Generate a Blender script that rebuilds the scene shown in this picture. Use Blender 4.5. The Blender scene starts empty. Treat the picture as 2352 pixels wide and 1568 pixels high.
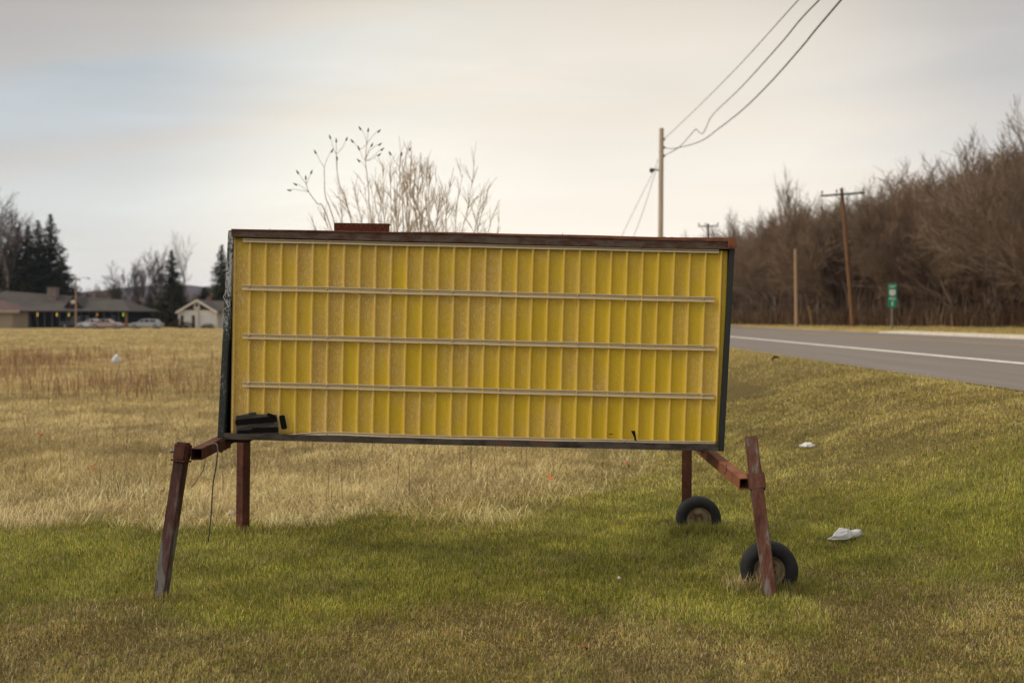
import bpy, bmesh, math, random
import numpy as np
from mathutils import Vector, Matrix, Euler

# ------------------------------------------------------------------ camera, sky, sun, exposure
scene = bpy.context.scene
CAMH = 1.79
PITCH = math.atan(57 / 2287.0)
cd = bpy.data.cameras.new("camera"); cam = bpy.data.objects.new("camera", cd)
scene.collection.objects.link(cam); scene.camera = cam
cam.location = (0, 0, CAMH); cam.rotation_euler = (math.pi / 2 - PITCH, 0, 0)
cd.lens = 35.0; cd.sensor_width = 36.0; cd.clip_start = 0.1; cd.clip_end = 9000
cd.dof.use_dof = True; cd.dof.focus_distance = 6.75; cd.dof.aperture_fstop = 1.7
scene.view_settings.view_transform = 'Standard'; scene.view_settings.look = 'None'
scene.view_settings.exposure = 0.0; scene.view_settings.gamma = 1.0
scene.render.engine = 'CYCLES'
scene.cycles.use_denoising = True; scene.cycles.use_adaptive_sampling = False
scene.cycles.max_bounces = 6; scene.cycles.diffuse_bounces = 3; scene.cycles.transparent_max_bounces = 12
scene.cycles.volume_bounces = 0

SUN_EL, SUN_AZ = math.radians(46), math.radians(-97)      # azimuth from +Y towards +X
sun_dir = Vector((math.sin(SUN_AZ) * math.cos(SUN_EL), math.cos(SUN_AZ) * math.cos(SUN_EL), math.sin(SUN_EL)))
ld = bpy.data.lights.new("sun", 'SUN'); ld.energy = 2.8; ld.angle = math.radians(42); ld.color = (1.0, .87, .68)
sun = bpy.data.objects.new("sun", ld); scene.collection.objects.link(sun)
sun.rotation_euler = (-sun_dir).to_track_quat('-Z', 'Y').to_euler()

world = bpy.data.worlds.new("World"); scene.world = world; world.use_nodes = True
wn = world.node_tree; wn.nodes.clear()
def wnode(t, **k):
    n = wn.nodes.new(t)
    for a, b in k.items(): setattr(n, a, b)
    return n
W = wn.links.new
sky = wnode('ShaderNodeTexSky', sky_type='NISHITA', sun_disc=False, sun_elevation=SUN_EL, sun_rotation=SUN_AZ)
bg1 = wnode('ShaderNodeBackground'); bg1.inputs['Strength'].default_value = 0.11; W(sky.outputs[0], bg1.inputs[0])
tc = wnode('ShaderNodeTexCoord'); sep = wnode('ShaderNodeSeparateXYZ'); W(tc.outputs['Generated'], sep.inputs[0])
# clouds: broad height ramp, long flat streaks, and the pale break in the overcast low over the field
def wmath(op, a, b=None, c=None, clamp=False):
    n = wnode('ShaderNodeMath', operation=op); n.use_clamp = clamp
    for i, v in enumerate((a, b, c)):
        if v is None: continue
        if isinstance(v, (int, float)): n.inputs[i].default_value = v
        else: W(v, n.inputs[i])
    return n.outputs[0]
def ramp(src, stops):
    n = wnode('ShaderNodeValToRGB'); W(src, n.inputs[0]); e = n.color_ramp
    while len(e.elements) < len(stops): e.elements.new(.5)
    for q, (p, c) in zip(e.elements, stops): q.position = p; q.color = (*c, 1)
    return n.outputs[0]
ay = wmath('MAXIMUM', wmath('ABSOLUTE', sep.outputs['Y']), .15)
U = wmath('DIVIDE', sep.outputs['X'], ay); V = wmath('DIVIDE', sep.outputs['Z'], ay)
mp = wnode('ShaderNodeMapping'); mp.inputs['Scale'].default_value = (1.0, 1.0, 7.0); mp.inputs['Rotation'].default_value = (0, math.radians(-9), 0)
W(tc.outputs['Generated'], mp.inputs[0])
nz = wnode('ShaderNodeTexNoise'); nz.inputs['Scale'].default_value = 3.2; nz.inputs['Detail'].default_value = 6; nz.inputs['Roughness'].default_value = .55
nz.inputs['Distortion'].default_value = .4
W(mp.outputs[0], nz.inputs['Vector'])
nzc = wmath('SUBTRACT', nz.outputs[0], .5)
q_ = wmath('ADD', wmath('SUBTRACT', V, wmath('MULTIPLY', U, .16)), wmath('MULTIPLY', nzc, .06))
# long cloud bands climbing to the right, on the left half of the sky
bandL = ramp(q_, [(0.0, (.68, .65, .62)), (.06, (.81, .77, .71)), (.12, (.83, .80, .735)), (.175, (.76, .77, .735)), (.212, (.69, .70, .68)), (.234, (.655, .63, .59)), (.250, (.60, .605, .595)), (.272, (.575, .61, .625)), (.305, (.56, .60, .62)), (.332, (.565, .545, .515)), (.43, (.43, .40, .38)), (.6, (.70, .68, .66)), (.95, (.96, .93, .90))])
vn = wmath('ADD', wmath('SUBTRACT', V, wmath('MULTIPLY', U, .05)), wmath('MULTIPLY', nzc, .10))
bandR = ramp(vn, [(0.0, (.71, .69, .66)), (.07, (.78, .745, .69)), (.11, (.73, .695, .65)), (.15, (.665, .65, .63)), (.18, (.64, .61, .575)), (.21, (.575, .57, .56)), (.27, (.55, .53, .51)), (.33, (.48, .455, .435)), (.6, (.70, .68, .66)), (.95, (.96, .93, .90))])
side = wnode('ShaderNodeMapRange', interpolation_type='SMOOTHSTEP'); W(U, side.inputs[0]); side.inputs[1].default_value = -.30; side.inputs[2].default_value = .16
mul = wnode('ShaderNodeMix', data_type='RGBA'); W(side.outputs[0], mul.inputs[0]); W(bandL, mul.inputs[6]); W(bandR, mul.inputs[7])
mot = wnode('ShaderNodeMix', data_type='RGBA', blend_type='MULTIPLY'); mot.inputs[0].default_value = 1; W(mul.outputs[2], mot.inputs[6]); W(wmath('MULTIPLY_ADD', nzc, .42, 1.03), mot.inputs[7])
def dirdot(v):
    v = Vector(v).normalized()
    d = wnode('ShaderNodeVectorMath', operation='DOT_PRODUCT'); W(tc.outputs['Generated'], d.inputs[0]); d.inputs[1].default_value = v
    return d.outputs['Value']
gl = wnode('ShaderNodeMapRange', interpolation_type='SMOOTHERSTEP'); W(dirdot((.06, 1, .10)), gl.inputs[0])
gl.inputs[1].default_value = .895; gl.inputs[2].default_value = 1.0; gl.inputs[3].default_value = 0; gl.inputs[4].default_value = 1
glow = wnode('ShaderNodeMix', data_type='RGBA', blend_type='ADD'); W(gl.outputs[0], glow.inputs[0])
W(mot.outputs[2], glow.inputs[6]); glow.inputs[7].default_value = (.30, .25, .16, 1)
bg2 = wnode('ShaderNodeBackground'); bg2.inputs['Strength'].default_value = 1.0; W(glow.outputs[2], bg2.inputs[0])
# thin places where the blue of the sky comes through, mostly to the left
mp2 = wnode('ShaderNodeMapping'); mp2.inputs['Scale'].default_value = (1.2, 1.0, 6.5); mp2.inputs['Location'].default_value = (3.1, .7, .55)
mp2.inputs['Rotation'].default_value = (0, math.radians(-10), 0)
W(tc.outputs['Generated'], mp2.inputs[0])
nz2 = wnode('ShaderNodeTexNoise'); nz2.inputs['Scale'].default_value = 1.6; nz2.inputs['Detail'].default_value = 4; W(mp2.outputs[0], nz2.inputs['Vector'])
bl = wnode('ShaderNodeMapRange', interpolation_type='SMOOTHSTEP'); W(nz2.outputs[0], bl.inputs[0]); bl.inputs[1].default_value = .40; bl.inputs[2].default_value = .68
bl.inputs[3].default_value = 0; bl.inputs[4].default_value = .08
lf = wnode('ShaderNodeMapRange', interpolation_type='SMOOTHSTEP'); W(dirdot((-.42, 1, .22)), lf.inputs[0]); lf.inputs[1].default_value = .80; lf.inputs[2].default_value = .985
lf.inputs[3].default_value = .22; lf.inputs[4].default_value = 1
bm_ = wnode('ShaderNodeMath', operation='MULTIPLY'); W(bl.outputs[0], bm_.inputs[0]); W(lf.outputs[0], bm_.inputs[1])
ms = wnode('ShaderNodeMixShader'); W(bm_.outputs[0], ms.inputs[0]); W(bg2.outputs[0], ms.inputs[1]); W(bg1.outputs[0], ms.inputs[2])
wo = wnode('ShaderNodeOutputWorld'); W(ms.outputs[0], wo.inputs[0])

# ------------------------------------------------------------------ helpers
F = 2287.0
CR = cam.rotation_euler.to_matrix()
def at(px, py, Y):
    """point at distance Y ahead that shows at (px, py) of the 2352 px wide survey of the photo"""
    d = CR @ Vector(((px - 1176) / F, (784 - py) / F, -1))
    return Vector((0, 0, CAMH)) + d * (Y / d.y)

rng = random.Random(7)
nrng = np.random.default_rng(11)
def lin(h):
    """sRGB 0-255 triple to linear"""
    return tuple(((c / 255) / 12.92 if c / 255 <= .04045 else ((c / 255 + .055) / 1.055) ** 2.4) for c in h)

class MB:
    def __init__(s): s.v = []; s.f = []
    def add(s, vs, fs):
        n = len(s.v); s.v.extend([tuple(v) for v in vs]); s.f.extend([tuple(i + n for i in f) for f in fs])
    def hexa(s, a, b):
        """prism between two equal polygons a and b (lists of points)"""
        n = len(a)
        s.add(list(a) + list(b), [tuple(range(n))[::-1], tuple(range(n, 2 * n))] + [(i, (i + 1) % n, n + (i + 1) % n, n + i) for i in range(n)])
    def box(s, x0, x1, y0, y1, z0, z1, M=None):
        a = [Vector(p) for p in ((x0, y0, z0), (x1, y0, z0), (x1, y1, z0), (x0, y1, z0))]
        b = [Vector(p) for p in ((x0, y0, z1), (x1, y0, z1), (x1, y1, z1), (x0, y1, z1))]
        if M: a = [M @ p for p in a]; b = [M @ p for p in b]
        s.hexa(a, b)
    def tube(s, pts, rad, n=6, cap=True, phase=0.0):
        pts = [Vector(p) for p in pts]
        if not isinstance(rad, (list, tuple)): rad = [rad] * len(pts)
        base = len(s.v); up = None
        for i, p in enumerate(pts):
            t = (pts[min(i + 1, len(pts) - 1)] - pts[max(i - 1, 0)])
            if t.length < 1e-9: t = Vector((0, 0, 1))
            t.normalize()
            if up is None: up = Vector((0, 1, 0)) if abs(t.y) < .9 else Vector((1, 0, 0))
            u = (up - t * up.dot(t)).normalized(); up = u; w = t.cross(u)
            for k in range(n):
                a = 2 * math.pi * k / n + phase
                s.v.append(tuple(p + (u * math.cos(a) + w * math.sin(a)) * rad[i]))
        for i in range(len(pts) - 1):
            for k in range(n):
                a = base + i * n + k; b = base + i * n + (k + 1) % n
                s.f.append((a, b, b + n, a + n))
        if cap and n > 3:
            s.f.append(tuple(base + k for k in range(n))[::-1]); q = base + (len(pts) - 1) * n
            s.f.append(tuple(q + k for k in range(n)))
    def lathe(s, prof, M, n=40):
        """prof: (radius, along-axis) pairs, axis is local Y"""
        base = len(s.v)
        for (rr, y) in prof:
            for k in range(n):
                a = 2 * math.pi * k / n
                s.v.append(tuple(M @ Vector((rr * math.cos(a), y, rr * math.sin(a)))))
        for i in range(len(prof) - 1):
            for k in range(n):
                a = base + i * n + k; b = base + i * n + (k + 1) % n
                s.f.append((a, a + n, b + n, b))
    def build(s, name, mat, parent=None, smooth=False, bevel=0, loc=None):
        me = bpy.data.meshes.new(name); me.from_pydata(s.v, [], s.f); me.update()
        if bevel or True:
            bm = bmesh.new(); bm.from_mesh(me)
            if bevel:
                es = [e for e in bm.edges if len(e.link_faces) == 2 and e.calc_face_angle(0) > .5]
                bmesh.ops.bevel(bm, geom=es, offset=bevel, segments=2, affect='EDGES', clamp_overlap=True)
            bmesh.ops.recalc_face_normals(bm, faces=bm.faces); bm.to_mesh(me); bm.free()
        if smooth: me.polygons.foreach_set('use_smooth', [True] * len(me.polygons))
        me.materials.append(mat)
        o = bpy.data.objects.new(name, me); scene.collection.objects.link(o)
        if parent is not None:
            o.parent = parent; o.matrix_parent_inverse = Matrix.Translation(-Vector(parent.location))
        return o

def tag(o, label=None, cat=None, group=None, kind=None):
    if label: o['label'] = label
    if cat: o['category'] = cat
    if group: o['group'] = group
    if kind: o['kind'] = kind
    return o
def empty(name, loc, label, cat, group=None):
    o = bpy.data.objects.new(name, None); scene.collection.objects.link(o); o.location = loc; o.empty_display_size = .2
    return tag(o, label, cat, group)
def copy_thing(src, loc, rz, sc, label=None, group=None, tilt=(0, 0)):
    r_ = src.copy(); scene.collection.objects.link(r_); r_.location = loc; r_.rotation_euler = (tilt[0], tilt[1], rz); r_.scale = sc
    if label: r_['label'] = label
    if group: r_['group'] = group
    for ch in list(src.children):
        c = ch.copy(); scene.collection.objects.link(c); c.parent = r_
    return r_

def mat(name, base=(.5, .5, .5), rough=.7, metal=0.0, spec=.3):
    m = bpy.data.materials.new(name); m.use_nodes = True; nt = m.node_tree
    b = nt.nodes['Principled BSDF']; b.inputs['Base Color'].default_value = (*base, 1); b.inputs['Roughness'].default_value = rough
    b.inputs['Metallic'].default_value = metal; b.inputs['Specular IOR Level'].default_value = spec
    return m
def nd(m, t, **k):
    n = m.node_tree.nodes.new(t)
    for a, b in k.items(): setattr(n, a, b)
    return n
def noise_col(m, stops, scale=6, detail=6, rough=.6, stretch=(1, 1, 1), coord='pos', bump=0.0, bump_scale=None, dist=0.0, loc=(0, 0, 0)):
    """ramp of a noise into base colour; coord pos = world position, obj = object"""
    L = m.node_tree.links.new; b = m.node_tree.nodes['Principled BSDF']
    if coord == 'pos': src = nd(m, 'ShaderNodeNewGeometry').outputs['Position']
    else: src = nd(m, 'ShaderNodeTexCoord').outputs['Object']
    mp = nd(m, 'ShaderNodeMapping'); mp.inputs['Scale'].default_value = stretch; mp.inputs['Location'].default_value = loc; L(src, mp.inputs[0])
    n = nd(m, 'ShaderNodeTexNoise'); n.inputs['Scale'].default_value = scale; n.inputs['Detail'].default_value = detail
    n.inputs['Roughness'].default_value = rough; n.inputs['Distortion'].default_value = dist; L(mp.outputs[0], n.inputs['Vector'])
    cr = nd(m, 'ShaderNodeValToRGB'); L(n.outputs[0], cr.inputs[0]); el = cr.color_ramp
    while len(el.elements) < len(stops): el.elements.new(.5)
    for e, (p, c) in zip(el.elements, stops): e.position = p; e.color = (*c, 1)
    L(cr.outputs[0], b.inputs['Base Color'])
    if bump:
        n2 = nd(m, 'ShaderNodeTexNoise'); n2.inputs['Scale'].default_value = bump_scale or scale * 6; n2.inputs['Detail'].default_value = 4; L(mp.outputs[0], n2.inputs['Vector'])
        bp = nd(m, 'ShaderNodeBump'); bp.inputs['Strength'].default_value = bump; bp.inputs['Distance'].default_value = .01
        L(n2.outputs[0], bp.inputs['Height']); L(bp.outputs[0], b.inputs['Normal'])
    return cr, mp

def smooth(a, b, x): t = np.clip((x - a) / (b - a), 0, 1); return t * t * (3 - 2 * t)
_perm = np.random.default_rng(3).random((256, 256))
def vnoise(x, y):
    xi = np.floor(x).astype(int); yi = np.floor(y).astype(int); fx = x - xi; fy = y - yi
    fx = fx * fx * (3 - 2 * fx); fy = fy * fy * (3 - 2 * fy)
    p = lambda i, j: _perm[i & 255, j & 255]
    return (p(xi, yi) * (1 - fx) + p(xi + 1, yi) * fx) * (1 - fy) + (p(xi, yi + 1) * (1 - fx) + p(xi + 1, yi + 1) * fx) * fy
def fbm(x, y, o=3):
    s = 0; a = .5; t = 0
    for k in range(o): s = s + a * vnoise(x * 2 ** k + 17.3 * k, y * 2 ** k + 5.1 * k); t += a; a *= .5
    return s / t

# ------------------------------------------------------------------ terrain
def tline(Y): return np.interp(Y, [-80, 50, 61, 76, 92, 130, 175, 230], [38, 33, 31, 26.5, 23.5, 22, 14, 4])
def ground(X, Y):
    X = np.asarray(X, float); Y = np.asarray(Y, float)
    z = .89 * smooth(2.0, 6.3, X)
    inroad = smooth(5.8, 6.4, X) * (1 - smooth(20.9, 21.2, X)) * (1 - smooth(95, 110, Y))
    z = z - .05 * inroad
    z = z + .12 * smooth(21.05, 21.3, X) + .012 * np.clip(X - 21.2, 0, 60)
    sl = np.interp(Y, [0, 60, 80, 110, 150, 240], [.66, .62, .30, .11, .05, .02])
    d = np.clip(X - tline(Y) - .5, 0, 400)
    z = z + sl * np.minimum(d, 70)
    z = z + .115 * np.exp(-((X - 1.50) ** 2 + (Y - 8.05) ** 2) / .22) + .05 * np.exp(-((X - 1.68) ** 2 + (Y - 6.62) ** 2) / .06)
    near = (1 - smooth(20, 60, Y)) * (1 - smooth(4.6, 6.0, X))
    z = z + near * .05 * (fbm(X * .7 + 3, Y * .7) - .5) * 2 * smooth(8.2, 9.5, Y)
    return z
def gz(x, y): return float(ground(x, y))
def gpt(px, py):
    """ground point seen at (px, py)"""
    lo, hi = 2.0, 400.0
    d = CR @ Vector(((px - 1176) / F, (784 - py) / F, -1)); o = Vector((0, 0, CAMH)); Y = 2.0
    while Y < 400:
        p = o + d * (Y / d.y)
        if p.z <= gz(p.x, p.y): break
        Y *= 1.004
    return Vector((p.x, p.y, gz(p.x, p.y)))

GREEN = np.array([.39, .395, .062]); OLIVE = np.array([.45, .375, .085]); TAN = np.array([.50, .375, .155]); STRAW = np.array([.78, .62, .31]); SOIL = np.array([.075, .05, .028])
def edge_y(X):            # where the mown lawn meets the rough dry field
    return np.interp(X, [-12, -3, 0, .6, 1.5, 2.2, 3], [8.3, 8.5, 8.9, 9.7, 11.3, 14, 22]) + (vnoise(X * 1.7 + 9, X * 0 + 2) - .5) * .55 + (vnoise(X * 5.1 + 3, X * 0 + 8) - .5) * .25
def lawn_green(X, Y):
    """0 dry .. 1 green, for the mown part"""
    g = smooth(5.5, 6.5, Y + (fbm(X * .8, Y * 1.0 + 4, 4) - .5) * 3.2) * (1 - .70 * smooth(9.3, 11.5, Y)) * (1 - .5 * smooth(2.5, 5.5, X) * smooth(9, 13, Y))
    g = g * (.70 + .6 * fbm(X * 1.3 + 8, Y * 1.5, 3)) + .48 * (fbm(X * .9 + 31, Y * 1.1 + 7) - .33)
    g = g * (1 - .45 * smooth(14, 24, Y))
    g = g * (1 - .75 * smooth(1.0, 4.0, X) * smooth(7.6, 10.2, Y))
    return np.clip(g, 0, 1)
def ground_colour(X, Y):
    X = np.asarray(X, float); Y = np.asarray(Y, float)
    g = lawn_green(X, Y)[..., None]
    lawn = TAN * .52 * (1 - g) + GREEN * .9 * g
    n = fbm(X * .5, Y * .5)[..., None]
    field = TAN * (.72 + .5 * n)
    red = (smooth(24, 29, Y) * (1 - smooth(38, 50, Y)) * (1 - smooth(-3, 1, X)) * smooth(.35, .62, fbm(X * .25 + 2, Y * .12)))[..., None]
    field = field * (1 - .4 * red) + np.array([.30, .16, .08]) * .4 * red
    wd_ = .45 + 2.6 * smooth(-1.6, 1.2, X); f = smooth(-wd_, wd_, Y - edge_y(X))[..., None]
    return lawn * (1 - f) + field * f

xs = np.concatenate([-np.geomspace(12, 3000, 46)[::-1], np.linspace(-11.5, 1.5, 46), np.linspace(1.7, 22, 82), np.geomspace(22.6, 3000, 70)])
ys = np.concatenate([[-60, -45, -30, -18, -8], np.linspace(-4, 30, 120), np.geomspace(30.6, 3000, 110)])
GX, GY = np.meshgrid(xs, ys); GZ = ground(GX, GY)
nx, ny = len(xs), len(ys)
me = bpy.data.meshes.new("ground")
idx = np.arange(nx * ny).reshape(ny, nx)
quads = np.stack([idx[:-1, :-1], idx[:-1, 1:], idx[1:, 1:], idx[1:, :-1]], -1).reshape(-1, 4)
me.from_pydata(np.stack([GX, GY, GZ], -1).reshape(-1, 3).tolist(), [], quads.tolist())
me.polygons.foreach_set('use_smooth', [True] * len(me.polygons))
ca = me.color_attributes.new("tint", 'FLOAT_COLOR', 'POINT')
cc = np.ones((nx * ny, 4), np.float32); cc[:, :3] = ground_colour(GX, GY).reshape(-1, 3) * (.40 + .16 * smooth(12, 30, GY)).reshape(-1, 1)
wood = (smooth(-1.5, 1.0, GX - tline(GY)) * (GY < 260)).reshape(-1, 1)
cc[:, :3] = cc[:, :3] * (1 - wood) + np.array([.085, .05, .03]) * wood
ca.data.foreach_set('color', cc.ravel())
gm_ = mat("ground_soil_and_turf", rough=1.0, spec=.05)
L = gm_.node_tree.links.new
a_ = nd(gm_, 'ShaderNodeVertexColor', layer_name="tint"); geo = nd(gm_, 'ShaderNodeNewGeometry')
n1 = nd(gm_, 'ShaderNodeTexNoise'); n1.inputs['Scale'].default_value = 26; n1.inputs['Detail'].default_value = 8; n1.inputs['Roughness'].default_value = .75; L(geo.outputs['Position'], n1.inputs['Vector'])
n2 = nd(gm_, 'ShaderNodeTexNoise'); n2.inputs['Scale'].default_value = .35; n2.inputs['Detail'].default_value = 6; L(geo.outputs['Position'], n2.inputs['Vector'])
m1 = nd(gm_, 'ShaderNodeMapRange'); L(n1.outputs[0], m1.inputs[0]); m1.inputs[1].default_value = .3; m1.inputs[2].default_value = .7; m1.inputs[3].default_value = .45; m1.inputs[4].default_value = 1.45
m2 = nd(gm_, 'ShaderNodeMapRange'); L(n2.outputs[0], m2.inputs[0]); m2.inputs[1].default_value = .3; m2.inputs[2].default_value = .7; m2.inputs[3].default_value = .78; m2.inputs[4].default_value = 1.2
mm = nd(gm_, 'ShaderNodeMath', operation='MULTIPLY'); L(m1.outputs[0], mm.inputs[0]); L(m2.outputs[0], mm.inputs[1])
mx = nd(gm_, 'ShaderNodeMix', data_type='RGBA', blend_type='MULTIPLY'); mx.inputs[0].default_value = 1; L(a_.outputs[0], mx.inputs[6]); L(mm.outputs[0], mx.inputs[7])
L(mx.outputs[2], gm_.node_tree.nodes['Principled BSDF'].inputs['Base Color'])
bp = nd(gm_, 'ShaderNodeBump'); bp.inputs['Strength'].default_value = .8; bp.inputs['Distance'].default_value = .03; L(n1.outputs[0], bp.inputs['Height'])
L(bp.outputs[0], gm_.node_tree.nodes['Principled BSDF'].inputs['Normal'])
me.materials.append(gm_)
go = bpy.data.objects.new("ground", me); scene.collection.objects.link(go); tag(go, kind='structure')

# ------------------------------------------------------------------ road
asphalt = mat("asphalt", rough=.9, spec=.2)
cr, mp = noise_col(asphalt, [(.25, (.13, .112, .099)), (.5, (.155, .134, .119)), (.75, (.19, .165, .147))], scale=1.5, detail=10, rough=.72, stretch=(1.5, .05, 1), bump=.3, bump_scale=60)
paint_w = mat("worn_white_paint", rough=.8); noise_col(paint_w, [(.3, (.50, .46, .42)), (.6, (.66, .62, .56))], scale=5, detail=8)
paint_y = mat("worn_yellow_paint", rough=.8); noise_col(paint_y, [(.3, (.24, .17, .08)), (.6, (.34, .23, .08))], scale=5, detail=8)
conc = mat("kerb_concrete", rough=.9); noise_col(conc, [(.3, (.42, .38, .32)), (.7, (.60, .55, .46))], scale=3, detail=8)
def road_x(Y): return 0.0 if Y < 92 else -((Y - 92) / 40.0) ** 2 * 5.5
def strip(name, x0, x1, y0, y1, dz, m, zf=None, step=4):
    Ys = list(np.arange(y0, y1, step)) + [y1]
    v = []; f = []
    xsn = np.linspace(x0, x1, 5 if x1 - x0 > 1 else 2)
    for Y in Ys:
        for X in xsn:
            XX = X + road_x(Y); v.append((XX, Y, (.87 if Y < 92 else max(.87, gz(XX, Y) + .03)) + dz))
    k = len(xsn)
    for i in range(len(Ys) - 1):
        for j in range(k - 1): f.append((i * k + j, i * k + j + 1, (i + 1) * k + j + 1, (i + 1) * k + j))
    b = MB(); b.v = v; b.f = f
    o = b.build(name, m); tag(o, kind='structure'); return o
strip("road", 6.35, 21.1, -60, 215, 0, asphalt)
strip("road_edge_line", 9.85, 10.17, -60, 215, .006, paint_w)
strip("road_edge_line", 20.3, 20.45, 58, 215, .006, paint_w)
strip("road_centre_line", 15.6, 15.8, -60, 215, .006, paint_y)
strip("road_centre_line", 16.0, 16.2, -60, 215, .006, paint_y)
k = MB()
for i in range(40):
    y0 = 57 - (i + 1) * 3; y1 = 57 - i * 3 - .012
    h0 = 1.03; h1 = 1.03 if i else .92
    a = [Vector(p) for p in ((20.95, y0, .8), (21.25, y0, .8), (21.25, y0, h0), (20.99, y0, h0))]
    b = [Vector(p) for p in ((20.95, y1, .8), (21.25, y1, .8), (21.25, y1, h1), (20.99, y1, h1))]
    k.hexa(a, b)
o = k.build("kerb", conc); tag(o, kind='structure')

# ------------------------------------------------------------------ grass
def veg_mat(name, trans=.3):
    m = bpy.data.materials.new(name); m.use_nodes = True; nt = m.node_tree; nt.nodes.clear(); L = nt.links.new
    vc = nd(m, 'ShaderNodeVertexColor', layer_name='tint'); d = nd(m, 'ShaderNodeBsdfDiffuse'); t = nd(m, 'ShaderNodeBsdfTranslucent'); x = nd(m, 'ShaderNodeMixShader')
    g = nd(m, 'ShaderNodeBsdfGlossy'); g.inputs['Roughness'].default_value = .45; x2 = nd(m, 'ShaderNodeMixShader'); x2.inputs[0].default_value = .03
    x.inputs[0].default_value = trans; L(vc.outputs[0], d.inputs[0]); L(vc.outputs[0], t.inputs[0]); L(d.outputs[0], x.inputs[1]); L(t.outputs[0], x.inputs[2])
    L(x.outputs[0], x2.inputs[1]); L(g.outputs[0], x2.inputs[2])
    o = nd(m, 'ShaderNodeOutputMaterial'); L(x2.outputs[0], o.inputs[0]); return m
grass_m = veg_mat("grass_blade")
def blades(name, X, Y, h, w, lean, col, label, cat):
    """one mesh of N blades: 5 vertices each (two widths and a tip), bent over by lean (radians at the tip)"""
    N = len(X); Z = ground(X, Y)
    az = 14.0 * fbm(X * .9 + 5, Y * .9, 2) + nrng.normal(0, 1.7, N); fa = az + np.pi / 2 + nrng.normal(0, .5, N)
    dx, dy = np.cos(az), np.sin(az); wx, wy = np.cos(fa) * w / 2, np.sin(fa) * w / 2
    l1 = lean * .45; l2 = lean
    mx_ = X + dx * np.sin(l1) * h * .55; my_ = Y + dy * np.sin(l1) * h * .55; mz_ = Z + np.cos(l1) * h * .55
    tx = mx_ + dx * np.sin(l2) * h * .45; ty = my_ + dy * np.sin(l2) * h * .45; tz = np.maximum(mz_ + np.cos(l2) * h * .45, Z + .004)
    V = np.empty((N, 5, 3), np.float32)
    V[:, 0] = np.stack([X - wx, Y - wy, Z - .01], -1); V[:, 1] = np.stack([X + wx, Y + wy, Z - .01], -1)
    V[:, 2] = np.stack([mx_ + wx * .8, my_ + wy * .8, mz_], -1); V[:, 3] = np.stack([mx_ - wx * .8, my_ - wy * .8, mz_], -1)
    V[:, 4] = np.stack([tx, ty, tz], -1)
    me = bpy.data.meshes.new(name); me.vertices.add(N * 5); me.vertices.foreach_set('co', V.ravel())
    b = np.arange(N)[:, None] * 5
    lp = np.concatenate([b + np.array([0, 1, 2, 3]), b + np.array([3, 2, 4])], 1).astype(np.int32)
    me.loops.add(N * 7); me.loops.foreach_set('vertex_index', lp.ravel())
    me.polygons.add(N * 2); st = (np.arange(N)[:, None] * 7 + np.array([0, 4])).astype(np.int32)
    me.polygons.foreach_set('loop_start', st.ravel())
    me.update(calc_edges=True)
    c4 = np.ones((N, 5, 4), np.float32); c4[:, :, :3] = np.clip(col, .004, .8)[:, None, :]
    at_ = me.color_attributes.new("tint", 'FLOAT_COLOR', 'POINT'); at_.data.foreach_set('color', c4.ravel())
    me.materials.append(grass_m)
    o = bpy.data.objects.new(name, me); scene.collection.objects.link(o); tag(o, label, cat, kind='stuff'); return o
def sample(N, y0, y1, kx=.60, pad=.6):
    Y = np.exp(nrng.uniform(np.log(y0), np.log(y1), N)); X = nrng.uniform(-1, 1, N) * (kx * Y + pad); return X, Y
def colmix(X, Y, g):
    N = len(X); r1 = nrng.random(N); g = np.clip(g, 0, 1)
    isg = (r1 < g * .92 + .04)
    c = np.where(isg[:, None], GREEN * .95, TAN * .80 * np.array([.98, 1, .9]))
    t = nrng.random(N)[:, None]; c = np.where((t < .34), OLIVE * .85, c)
    s = nrng.random(N); c = np.where(((s > .95) & ~isg)[:, None], STRAW * .85, c)
    c = np.where((s < .10)[:, None], SOIL * 1.0, c)
    return c * (.32 + 1.25 * nrng.random(N)[:, None] ** 1.5) * (1 + .10 * nrng.normal(0, 1, (N, 3)) * np.array([1, .4, .6]))
# mown lawn in front of and around the sign, up to the road shoulder
X, Y = sample(1250000, 4.3, 17)
edge_sd = .20 + .9 * smooth(-1.6, 1.2, X)
k_ = (Y < edge_y(X) + nrng.normal(0, 1, len(X)) * edge_sd * np.maximum(1, Y / 9)) & (X < 6.25); X, Y = X[k_], Y[k_]
g = lawn_green(X, Y); sc = np.maximum(1, Y / 6.5)
tuft = fbm(X * 6, Y * 6, 2)
thin = nrng.random(len(X)) < .45 + .75 * tuft; X, Y, g, sc, tuft = X[thin], Y[thin], g[thin], sc[thin], tuft[thin]
h = (.012 + .030 * nrng.random(len(X)) ** 2 + .014 * g + .05 * np.clip(tuft - .52, 0, 1)) * sc ** .5
w = (.0015 + .0021 * nrng.random(len(X)) ** 2) * sc ** .95
lean = np.abs(nrng.normal(1.05, .55, len(X))) + (1 - g) * .25
cold = colmix(X, Y, g) * (.36 + 1.18 * fbm(X * 2.4 + 1, Y * 2.6, 4)[:, None]) * (.82 + .36 * tuft[:, None]) * (1 + .34 * smooth(8.3, 11.0, Y))[:, None] * (1 + .16 * np.exp(-((X - .2) / 2.4) ** 2 - ((Y - 8.6) / 1.1) ** 2))[:, None]  # last factor brightens the lawn colour behind the sign, offsetting its shade
blades("lawn_grass", X, Y, h, w, lean, cold, "short mown green and tan lawn under and around the sign", "grass")
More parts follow.
